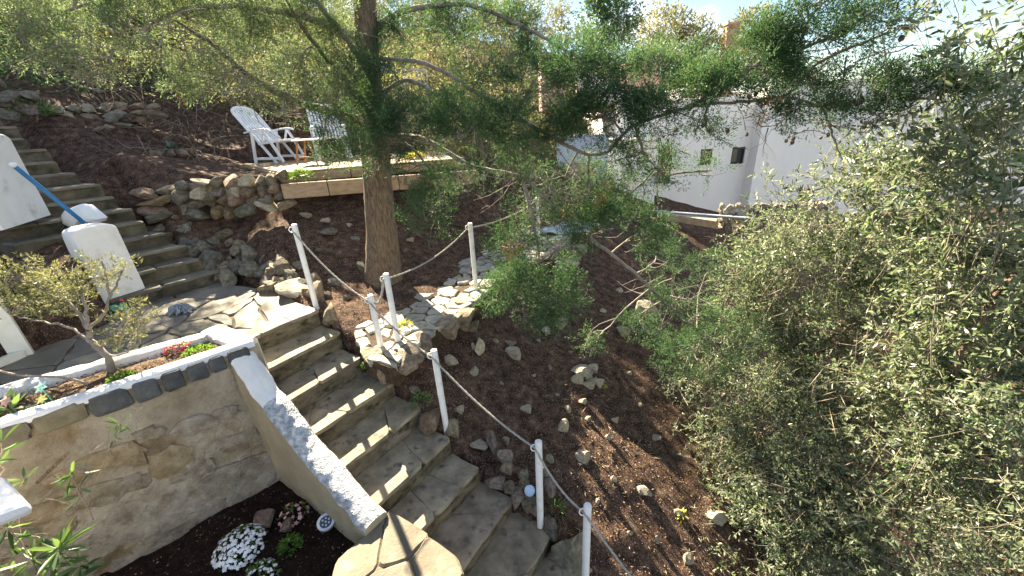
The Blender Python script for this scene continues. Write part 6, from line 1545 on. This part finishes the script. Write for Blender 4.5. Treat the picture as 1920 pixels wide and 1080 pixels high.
q = np.array([at_y(70, 905, 2.0), at_y(128, 848, 2.05)]); v, f = tube_geo(q, .011, 6); tag(mk('dead_stick', v, f, MATS['bark'], None, smooth=True, sharp=40, base=q[0]), 'short dark dead stick leaning on the planter wall', 'stick')
# ------------------------------------------------------------------ bark chips and litter on the mulch
g = np.random.default_rng(55)
def litter(n, x0, x1, y0, y1, name, m, l0, l1, w0, w1, label, lift=.006, tilt=.35, keep=None):
    X_ = g.uniform(x0, x1, n); Y_ = y0 + (y1 - y0) * g.random(n) ** 1.25
    Z_ = terrain(X_, Y_); P = np.stack([X_, Y_, Z_ + lift * g.random(n)], -1)
    t = (X_ - R0[0]) * SA[0] + (Y_ - R0[1]) * SA[1]; w = (X_ - R0[0]) * SB[0] + (Y_ - R0[1]) * SB[1]
    ok = (Z_ > -5.5) & ~((w < .03) & (t > -2.4)); pp_ = to_px(P); ok &= (pp_[0] > -50) & (pp_[0] < 1700) & (pp_[1] < 1120)
    if keep is not None: ok &= keep(P)
    P = P[ok]; n = len(P); a = g.uniform(0, 6.28, n); D = np.stack([np.cos(a), np.sin(a), g.normal(0, tilt, n)], -1)
    v, f = blades(P, D, g.uniform(l0, l1, n), g.uniform(w0, w1, n), g); o = stuff(mk(name, v, f, MATS[m])); o['label'] = label; o['category'] = 'mulch'; return o
litter(60000, -4, 4.5, 1.6, 9, 'bark_chips', 'chips', .008, .034, .006, .016, 'brown bark chips covering the slope')
litter(11000, -1, 4.2, 1.6, 7, 'dry_litter', 'straw', .03, .10, .003, .006, 'dry straw and twigs strewn on the mulch', keep=lambda P: fbm(P * 1.1, 2, 61) > -.05)
# chips in the planter and dark bed
def bedlitter(n, quad, z, name, m, l0, l1, label):
    U_, V_ = g.random(n)[:, None], g.random(n)[:, None]; P = (1 - U_) * ((1 - V_) * quad[0] + V_ * quad[3]) + U_ * ((1 - V_) * quad[1] + V_ * quad[2]); P = P.copy(); P[:, 2] = z(P)
    a = g.uniform(0, 6.28, n); v, f = blades(P, np.stack([np.cos(a), np.sin(a), g.normal(0, .3, n)], -1), g.uniform(l0, l1, n), g.uniform(.004, .011, n), g); o = stuff(mk(name, v, f, MATS[m])); o['label'] = label; o['category'] = 'mulch'
bedlitter(5000, sp, lambda P: -1.81 + .02 * g.random(len(P)), 'planter_chips', 'chips', .012, .04, 'pale bark chips strewn in the planter')
bedlitter(4500, bp, lambda P: -3.04 + .03 * g.random(len(P)), 'bed_chips', 'chips', .006, .022, 'fine bark flecks on the dark bed')
